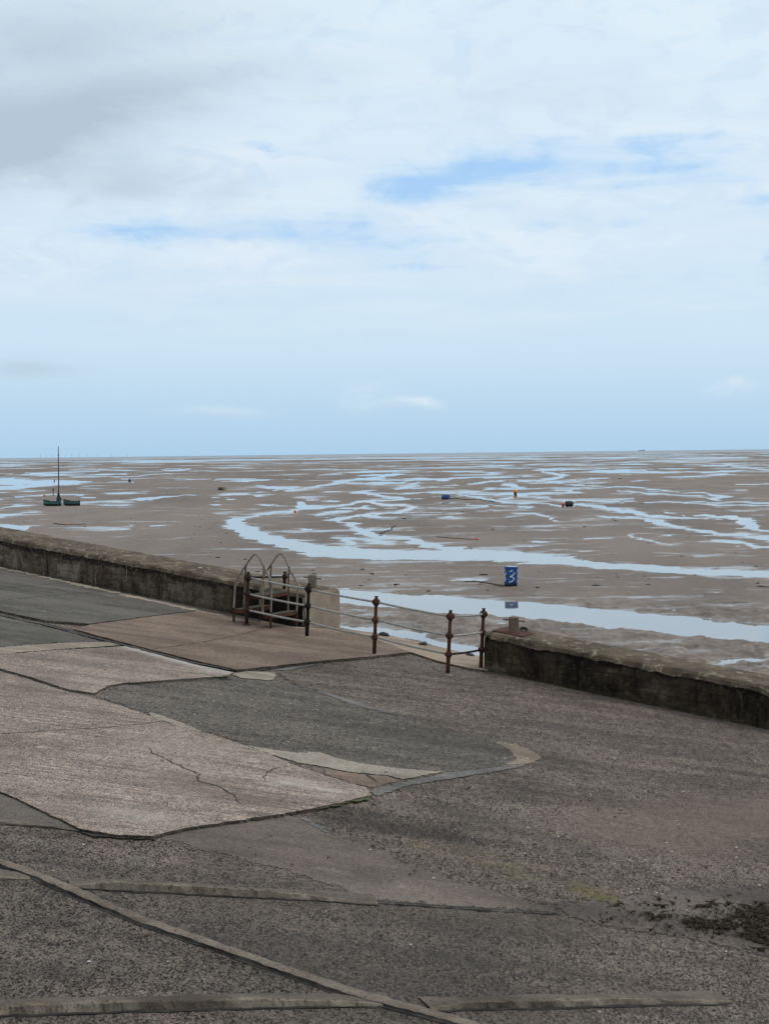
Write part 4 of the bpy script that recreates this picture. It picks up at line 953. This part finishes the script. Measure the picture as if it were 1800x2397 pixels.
float_ball(A_(1149, 271), 2.8, (206, 200, 192), 'white ball buoy in front of the dark blue one')
float_ball(A_(1479, 207), 2.1, (214, 180, 168), 'tiny pinkish-white ball buoy far out on the sand')
float_ball(A_(388, 380), 3.5, (232, 142, 108), 'pale orange ball buoy left of the mast')
float_ball(A_(473, 244), 1.5, (52, 50, 70), 'tiny dark ball buoy standing in the far pool', neck=True)
float_ball(A_(580, 630), 4.0, (176, 128, 104), 'pale brown float on a chain near the left wall')
bm = bmesh.new(); q = on_beach(*A_(463, 371)); tube(bm, [q - Vector((0, 0, .1)), q + Vector((.02, 0, .55))], .07, 8); ball(bm, q + Vector((.02, 0, .95)), .14, 10, 1.3); tube(bm, [q + Vector((.02, 0, .5)), q + Vector((.02, 0, .9))], .05, 8)
tag(link('marker_post', bm, M['timber'], None, True), 'tiny dark marker post between the orange buoy and the mast', 'post')
def drum(px, lpx, hpx, yaw, m, label, ends, hoops=True, ml=None):
    b_ = on_beach(*px); s = b_.y / F; r = hpx*s*.5; L = lpx*s
    ro = empty('drum', b_, label, 'drum', 'drums lying on the sand'); d = Vector((cos(yaw), sin(yaw), 0)); c = b_ + Vector((0, 0, r*.9)) - d*L*.5
    bm = bmesh.new(); k = r*ends
    pr = [(r - k, 0), (r - k*.3, k*.3), (r, k)] + ([(r, L*.33), (r*1.03, L*.35), (r, L*.37), (r, L*.63), (r*1.03, L*.65), (r, L*.67)] if hoops else []) + [(r, L - k), (r - k*.3, L - k*.3), (r - k, L)]
    lathe(bm, pr, c, d, 22); link('body', bm, m, ro, True)
    bm = bmesh.new(); lathe(bm, [(r*.8, L - .01), (r*.8, L + .015), (r*.72, L + .02)], c, d, 22); link('end_cap', bm, ml or m, ro)
    bm = bmesh.new(); lathe(bm, [(r*.8, -.015), (r*.8, .01), (r*.7, .02)], c, d, 22); link('end_cap', bm, ml or m, ro)
    return ro
drum(Zk(450, 312), 17, 13.2, R(-32), paint('drum_blue', (24, 60, 124)), 'plain blue barrel lying on its side on the sand', .10, ml=paint('drum_end', (30, 62, 118)))
drum((1331.5, 1185.3), 17.5, 13.5, R(6), plain('black_rubber', (30, 31, 33), .45, .25, 4), 'black plastic drum lying beside the red ball buoy', .38, hoops=False)
for k, (zx, zy, yaw, lab) in enumerate(((243, 326, R(20), 'left brown weedy keg of the pair far out on the sand'), (279, 327, R(-70), 'right brown weedy keg showing its round end far out on the sand'))):
    drum(B_(zx, zy), 10.5, 8.6, yaw, plain('weedy_keg', (84, 74, 56), .85, .4, 5, bump=.5), lab, .25, ml=plain('keg_end', (160, 146, 120), .8, .2, 6))

# rocks and weed scraps on the sand
for px, s, lab in ((F_(1560, 668), (.17, .12, .08), 'dark weedy rock on the sand bank at the right edge'), (D_(370, 262), (.5, .5, .16), 'dark weedy lump far out on the right flats'), (B_(816, 213), (.45, .5, .12), 'dark low lump far out in the middle of the flats'), (D_(332, 625), (.2, .3, .09), 'small dark lump on the flats right of the drums')):
    bm = bmesh.new(); q = on_beach(*px, .04); lump(bm, q, *s, px[0]*.1, 12, 7, .5); tag(link('rock', bm, M['weed'], None, True), lab, 'rock', 'dark lumps on the sand')
bm = bmesh.new(); q0, q1_ = on_beach(*F_(1572, 432), .07), on_beach(*F_(1720, 443), .07); tube(bm, [q0, q0.lerp(q1_, .2), q0.lerp(q1_, .5), q1_], [.03, .05, .035, .03], 8)
tag(link('driftwood', bm, M['timber'], None, True), 'dark driftwood pole on the sand bank at the right edge', 'driftwood')
bm = bmesh.new(); r = random.Random(11)
for _ in range(230):
    d_ = r.choice((r.uniform(60, 180), r.uniform(150, 320), r.uniform(265, 330)))
    q_ = r.uniform(-850, 900); Y = KD/d_; X = q_/F*Y
    i = int(np.argmin(np.abs(rows - d_))); j = int(np.argmin(np.abs(cols - q_)))
    if MASK[i, j] > -1.0: continue
    s = r.uniform(.02, .06) * (1 + 80/d_) * (1.7 if r.random() < .12 else 1)
    lump(bm, Vector((X, Y, float(z[i, j]) + s*.1)), s*r.uniform(.8, 2.0), s, s*.35, r.random()*40, 7, 5, .5)
tag(link('seaweed_scraps', bm, M['weed'], None, True), 'small dark weed scraps and worm casts dotted over the sand', 'seaweed', kind='stuff')

# ---------------------------------------------------------------- two beached dinghies
def hull_mats():
    g = NT('teal_hull_paint'); p = g.sep(); n1 = g.noise(3, detail=5)
    c = g.mix(g.mr(n1, .3, .7), lin((58, 92, 92)), lin((70, 108, 106)))
    c = g.mix(g.mr(g.math('ADD', p['Z'], g.math('MULTIPLY', n1, .06)), .30, .35, 1, 0), c, lin((30, 46, 54))); g.color(c); g.rough(.5); return g.m
HM = hull_mats(); DK = plain('dark_boat_inside', (34, 36, 42), .7, .3, 5); CV = plain('blue_boat_cover', (84, 132, 170), .7, .2, 4); PALE = plain('pale_boat_trim', (176, 190, 184), .6, .1, 6)
DARKH = plain('dark_weedy_hull', (26, 28, 32), .7, .4, 4)
def dinghy(pos, yaw, label, cover, L=2.15, Bm=.95, mast=False, low=False):
    ro = empty('dinghy', pos, label, 'boat', 'beached dinghies'); Rz = Matrix.Rotation(yaw, 3, 'Z'); T = lambda x, y, z_: pos + Rz @ Vector((x, y, z_))
    N = 14; sec = []; K = 9
    for i in range(N + 1):
        t = i/N                                   # 0 stern, 1 bow
        bw = Bm*.5*(.80 + .45*t - 1.25*max(0, t-.35)**2*2.1) if t < .97 else .03
        bw = max(bw, .03); sheer = .56 + .42*(t - .42)**2 + .12*t*t; keel = .03 + .32*max(0, t - .72)**1.5*3
        sec.append((L*(t - .5), bw, sheer, keel))
    bm = bmesh.new(); rg = []
    for x, bw, sh, kl in sec:
        rg.append([bm.verts.new(T(x, bw*sin(a_)*(1 if abs(sin(a_)) > .2 else 1), kl + (sh - kl)*(1 - max(0, cos(a_))**.75))) for a_ in np.linspace(-pi/2, pi/2, K)])
    for i in range(N):
        for k in range(K - 1): bm.faces.new((rg[i][k], rg[i+1][k], rg[i+1][k+1], rg[i][k+1]))
    bm.faces.new(rg[0]); bm.faces.new(rg[-1]); bmesh.ops.recalc_face_normals(bm, faces=bm.faces[:])
    link('hull', bm, HM, ro, True)
    bm = bmesh.new()
    for sgn in (-1, 1): tube(bm, [T(x, sgn*bw, sh + .01) for x, bw, sh, kl in sec], .03, 6)
    link('gunwale', bm, DK if not low else PALE, ro, True)
    bm = bmesh.new(); L_ = [bm.verts.new(T(x, -bw*.93, sh - .05 - .04*(i % 2))) for i, (x, bw, sh, kl) in enumerate(sec)]; R2_ = [bm.verts.new(T(x, bw*.93, sh - .05)) for x, bw, sh, kl in sec]
    for i in range(N): bm.faces.new((L_[i], L_[i+1], R2_[i+1], R2_[i]))
    link('cover', bm, cover, ro)
    bm = bmesh.new(); box(bm, T(-L*.5 - .10, 0, .34), Rz @ Vector((.13, 0, 0)), Rz @ Vector((0, .025, 0)), Vector((0, 0, .36))); box(bm, T(-L*.5 - .02, 0, .72), Rz @ Vector((.03, 0, 0)), Rz @ Vector((0, .02, 0)), Vector((0, 0, .16))); link('rudder', bm, HM, ro)
    for t in (.25, .6):
        bm = bmesh.new(); i = int(t*N); x, bw, sh, kl = sec[i]; box(bm, T(x, 0, sh - .02), Rz @ Vector((.09, 0, 0)), Rz @ Vector((0, bw*.95, 0)), Vector((0, 0, .02))); link('thwart', bm, PALE, ro)
    bm = bmesh.new(); x, bw, sh, kl = sec[-1]; tube(bm, [T(x - .05, 0, sh), T(x + .10, 0, sh + .10)], .05, 8); link('stem_head', bm, PALE, ro)
    return ro, T
b1 = on_beach(*Z6(430, 1612)); b2 = on_beach(*Z6(905, 1606))
ro1, T1 = dinghy(b1, R(180 - 14), 'small teal dinghy with a bare tall mast beached at left', CV)
ro2, T2 = dinghy(b2, R(180 - 20), 'small teal and black dinghy without mast beside the masted one', DK, L=2.1)
mb = at_depth(*Z6(606, 1465), b1.y); mt = at_depth(*Z6(599, 155), b1.y)
bm = bmesh.new(); tube(bm, [mb - Vector((0, 0, .3)), mb.lerp(mt, .4), mb.lerp(mt, .8), mt], [.075, .07, .055, .045], 8); tube(bm, [mb.lerp(mt, .825), mb.lerp(mt, .84)], .085, 8); link('mast', bm, plain('brown_mast', (72, 60, 62), .6, .2, 4), ro1, True)
bm = bmesh.new()
for k in range(5):
    c = mb + Vector((-.12 + .07*k, random.uniform(-.1, .1), .12 + .08*(k % 3))); lump(bm, c, .16, .13, .24 + .04*(k % 2), k*4.0, 9, 6, .4)
tube(bm, smooth([mb + Vector((-.2, 0, -.1)), mb + Vector((-.12, 0, .5)), mb + Vector((0, 0, .95)), mb + Vector((.12, 0, .45)), mb + Vector((.24, 0, -.05))], 5), .07, 7)
link('furled_sail', bm, plain('dark_sail_bundle', (54, 50, 58), .85, .3, 5), ro1, True)
float_ball(Z6(520, 1560), 2.6, (224, 150, 112), 'orange ball buoy just behind the masted dinghy', bury=-3.4) if False else None

# ---------------------------------------------------------------- on the horizon
TW = plain('pale_turbine', (150, 172, 190), .6, .03, .01)
YT = 26000.0
proto = None
for i, (x, hp) in enumerate(((96, 10), (109, 8), (123, 9), (154, 8), (169, 11), (186, 11.5), (207, 9), (230, 9.5), (262, 8.5), (300, 8))):
    base = at_depth(x, 1072, YT); base.z = -2; s = hp/11.0
    if proto is None:
        ro = empty('wind_turbine', base, 'leftmost tiny pale wind turbine far off on the sea horizon', 'wind turbine', 'wind turbines on the horizon'); proto = ro
        bm = bmesh.new(); tube(bm, [base, base + Vector((0, 0, 58))], [2.4, 1.5], 8); link('tower', bm, TW, ro)
        bm = bmesh.new(); box(bm, base + Vector((0, 1, 59)), (1.6, 0, 0), (0, 4, 0), (0, 0, 1.6)); link('nacelle', bm, TW, ro)
        for k in range(3):
            a_ = R(90 + 120*k + 20); bm = bmesh.new(); hb = base + Vector((0, -4, 59)); tube(bm, [hb, hb + Vector((cos(a_)*14, 0, sin(a_)*14)), hb + Vector((cos(a_)*30, 0, sin(a_)*30))], [.8, 1.2, .3], 6); link('blade', bm, TW, ro)
    else:
        c = proto.copy(); COL.objects.link(c); c.location = base; c.scale = (s, s, s)
        c['label'] = ['', 'second tiny wind turbine from the left on the horizon', 'third tiny wind turbine from the left on the horizon', 'tiny wind turbine just right of the mast on the horizon', 'second tiny wind turbine right of the mast', 'third tiny wind turbine right of the mast', 'fourth tiny wind turbine right of the mast', 'fifth tiny wind turbine right of the mast', 'sixth tiny wind turbine right of the mast', 'rightmost tiny wind turbine on the horizon'][i]
        for ch in proto.children:
            d = ch.copy(); COL.objects.link(d); d.parent = c; d.matrix_parent_inverse = ch.matrix_parent_inverse.copy()
sb = at_depth(1501, 1056, 22000); sb.z = 0
ro = empty('ship', sb, 'tiny pale ship on the right of the sea horizon', 'ship')
bm = bmesh.new(); vs = [bm.verts.new(sb + Vector(p)) for p in ((-46, -7, 0), (44, -7, 0), (50, -6, 13), (-50, -7, 11), (-46, 7, 0), (44, 7, 0), (50, 6, 13), (-50, 7, 11))]
for f in ((0, 1, 2, 3), (4, 7, 6, 5), (0, 4, 5, 1), (3, 2, 6, 7), (0, 3, 7, 4), (1, 5, 6, 2)): bm.faces.new([vs[k] for k in f])
link('hull', bm, plain('grey_ship', (140, 156, 172), .6, .05, .05), ro)
bm = bmesh.new(); box(bm, sb + Vector((30, 0, 19)), (10, 0, 0), (0, 6, 0), (0, 0, 8)); box(bm, sb + Vector((34, 0, 30)), (2, 0, 0), (0, 2, 0), (0, 0, 5)); link('superstructure', bm, plain('white_ship', (214, 226, 236), .6, .03, .05), ro)

# ---------------------------------------------------------------- sky and light
SUN_EL, SUN_AZ = R(48), R(62)             # azimuth clockwise from the view direction
Wd = bpy.data.worlds.new('World'); S.world = Wd; Wd.use_nodes = True; t = Wd.node_tree; t.nodes.clear()
g = NT.__new__(NT); g.t = t; g.m = None; g.b = None
tc = g.n('ShaderNodeTexCoord'); g.P = tc.outputs['Generated']
sky = g.n('ShaderNodeTexSky'); sky.sky_type = 'NISHITA'; sky.sun_disc = False; sky.sun_elevation = SUN_EL; sky.sun_rotation = SUN_AZ; sky.dust_density = 1.5
s = g.sep(); az = g.math('ARCTAN2', s['X'], s['Y']); el = g.math('ARCSINE', s['Z'])
def pe(x, y): px = x*DS; return (px - 900)/F, (1061.8 - .01167*(px - 900) - y*DS)/F
def vec(ax_, ay): c = g.n('ShaderNodeCombineXYZ'); g.put(c.inputs[0], ax_); g.put(c.inputs[1], ay); return c.outputs[0]
UV = vec(az, el)
nA = g.noise(1.0, g.map((9, 26, 1), vec=UV, loc=(2.3, 1.1, 0)), detail=9, rough=.6, dist=.4)
nB = g.noise(1.0, g.map((22, 48, 1), vec=UV, loc=(7.3, 4.1, 0)), detail=8, rough=.6, dist=.6)
nC = g.noise(1.0, g.map((5, 13, 1), rot=.25, vec=UV, loc=(1.3, 8.1, 0)), detail=7, rough=.55, dist=.3)
wz = g.math('MULTIPLY', g.math('SUBTRACT', nA, .5), .045); wx = g.math('MULTIPLY', g.math('SUBTRACT', nC, .5), .12)
azw = g.math('ADD', az, wx); elw = g.math('ADD', el, wz)
def blob(x, y, rx, ry, rot=0.0, w=1.0):
    a_, e_ = pe(x, y); sa, se = rx*DS/F, ry*DS/F
    dx = g.math('SUBTRACT', azw, a_); dy = g.math('SUBTRACT', elw, e_)
    if rot: dy = g.math('SUBTRACT', dy, g.math('MULTIPLY', dx, rot))
    dx = g.math('DIVIDE', dx, sa); dy = g.math('DIVIDE', dy, se)
    return g.math('MULTIPLY', g.math('POWER', 2.71828, g.math('MULTIPLY', g.math('ADD', g.math('MULTIPLY', dx, dx), g.math('MULTIPLY', dy, dy)), -1.0)), w)
def total(lst):
    o = lst[0]
    for x in lst[1:]: o = g.math('ADD', o, x)
    return o
# clear-sky colour below the cloud deck, paler up
eln = g.mr(el, 0, .31)
rampn = g.n('ShaderNodeValToRGB'); g.put(rampn.inputs[0], g.mr(el, 0.0, .60)); cr = rampn.color_ramp
x_ = rampn.inputs[0].links[0].from_node; x_.interpolation_type = 'LINEAR'
stops = [(0.0, (176, 211, 239)), (.05, (186, 217, 242)), (.12, (204, 229, 247)), (.22, (213, 233, 249)), (.34, (219, 237, 251)), (.52, (225, 243, 253)), (.62, (230, 237, 242)), (1.0, (232, 234, 236))]
cr.elements[0].position = 0; cr.elements[0].color = lin(stops[0][1]); cr.elements[1].position = 1; cr.elements[1].color = lin(stops[-1][1])
for p_, c_ in stops[1:-1]: e = cr.elements.new(p_); e.color = lin(c_)
cloud = rampn.outputs[0]
nD = g.noise(1.0, g.map((7, 60, 1), vec=UV, loc=(3.3, 2.1, 0)), detail=8, rough=.55, dist=.3)
midb = g.math('MULTIPLY', g.mr(el, .03, .12), 1.0)
cloud = g.mix(g.math('MULTIPLY', g.mr(g.math('ADD', g.math('MULTIPLY', nD, .6), g.math('MULTIPLY', nC, .4)), .42, .62, 0, .55), g.mr(el, .05, .13)), cloud, lin((231, 242, 251)))
low = g.mr(el, .02, .12)
cloud = g.mix(g.math('MULTIPLY', g.mr(nC, .47, .62, 0, .30), low), cloud, lin((196, 222, 245)))
whites = total([blob(150, 570, 240, 55, 0, .55), blob(560, 560, 130, 26, 0, .6), blob(950, 470, 130, 40, .0, .7), blob(1130, 540, 170, 38, 0, .5), blob(500, 370, 90, 40, 0, .5), blob(1500, 430, 220, 22, .06, .5), blob(200, 200, 260, 30, .12, .28), blob(820, 862, 60, 16, 0, .45), blob(915, 868, 34, 16, -.2, .6), blob(1600, 850, 40, 14, 0, .45), blob(510, 890, 90, 14, 0, .28), blob(1300, 60, 400, 140, 0, .25)])
cloud = g.mix(g.math('MULTIPLY', whites, g.mr(nB, .32, .62, .35, 1.0), True), cloud, lin((234, 244, 252)))
cloud = g.mix(g.math('MULTIPLY', g.mr(nB, .52, .36, 0, .38), g.mr(el, .05, .15)), cloud, lin((200, 225, 247)))
blue = total([blob(930, 398, 125, 62, .02, .95), blob(1120, 372, 200, 40, 0, .9), blob(1400, 385, 170, 44, .0, .8), blob(1620, 465, 90, 16, .05, 1.0), blob(360, 520, 200, 28, 0, .9), blob(640, 508, 190, 28, 0, .75), blob(850, 545, 130, 30, 0, .6), blob(930, 578, 140, 16, 0, .6), blob(780, 480, 60, 16, 0, .6), blob(1250, 490, 140, 12, 0, .45), blob(1661, 590, 60, 30, 0, .5), blob(650, 355, 120, 12, 0, .35), blob(1500, 640, 200, 20, 0, .2)])
bl_ = g.mr(g.math('ADD', g.math('MULTIPLY', blue, .75), g.math('ADD', g.math('MULTIPLY', g.math('SUBTRACT', nB, .5), 1.9), g.math('MULTIPLY', g.math('SUBTRACT', nD, .5), 2.2))), -.03, 1.15, 0, .95)
gap = g.mix(.08, lin((166, 210, 252)), g.mix(1.0, sky.outputs[0], (.11, .11, .11, 1), 'MULTIPLY'))
cloud = g.mix(g.math('MULTIPLY', bl_, g.mr(blue, .05, .25)), cloud, gap)
grey = total([blob(100, 290, 340, 110, .16, .85), blob(-60, 385, 230, 60, .27, .75), blob(30, 120, 260, 80, .1, .35), blob(-20, 430, 150, 50, .3, .5), blob(420, 225, 300, 45, .12, .45), blob(250, 110, 380, 60, .1, .34), blob(300, 405, 130, 42, .1, .5), blob(500, 430, 60, 30, .2, .35), blob(60, 800, 110, 20, 0, .5), blob(150, 462, 22, 20, .3, .35), blob(1150, 230, 330, 40, 0, .14)])
greyf = g.math('MULTIPLY', grey, g.mr(nA, .25, .70, .75, 1.05), True)
cloud = g.mix(g.math('MULTIPLY', greyf, .92), cloud, lin((180, 197, 213)))
final = g.mix(.06, cloud, g.mix(1.0, sky.outputs[0], (.11, .11, .11, 1), 'MULTIPLY'))
bg = g.n('ShaderNodeBackground'); g.put(bg.inputs[0], final); bg.inputs[1].default_value = 1.0
out = g.n('ShaderNodeOutputWorld'); t.links.new(bg.outputs[0], out.inputs[0])
sd = bpy.data.lights.new('sun', 'SUN'); so = bpy.data.objects.new('sun', sd); COL.objects.link(so)
sd.energy = 1.1; sd.angle = R(22); sd.color = (1, .97, .93)
dirv = Vector((sin(SUN_AZ)*cos(SUN_EL), cos(SUN_AZ)*cos(SUN_EL), sin(SUN_EL)))
so.rotation_euler = (-dirv).to_track_quat('-Z', 'Y').to_euler(); so.location = (0, 0, 30)

S.view_settings.view_transform = 'Standard'; S.view_settings.look = 'None'; S.view_settings.exposure = 0; S.view_settings.gamma = 1
S.render.engine = 'CYCLES'; S.cycles.max_bounces = 5; S.cycles.diffuse_bounces = 3; S.cycles.glossy_bounces = 3; S.cycles.use_denoising = True
S.cycles.sample_clamp_indirect = 4
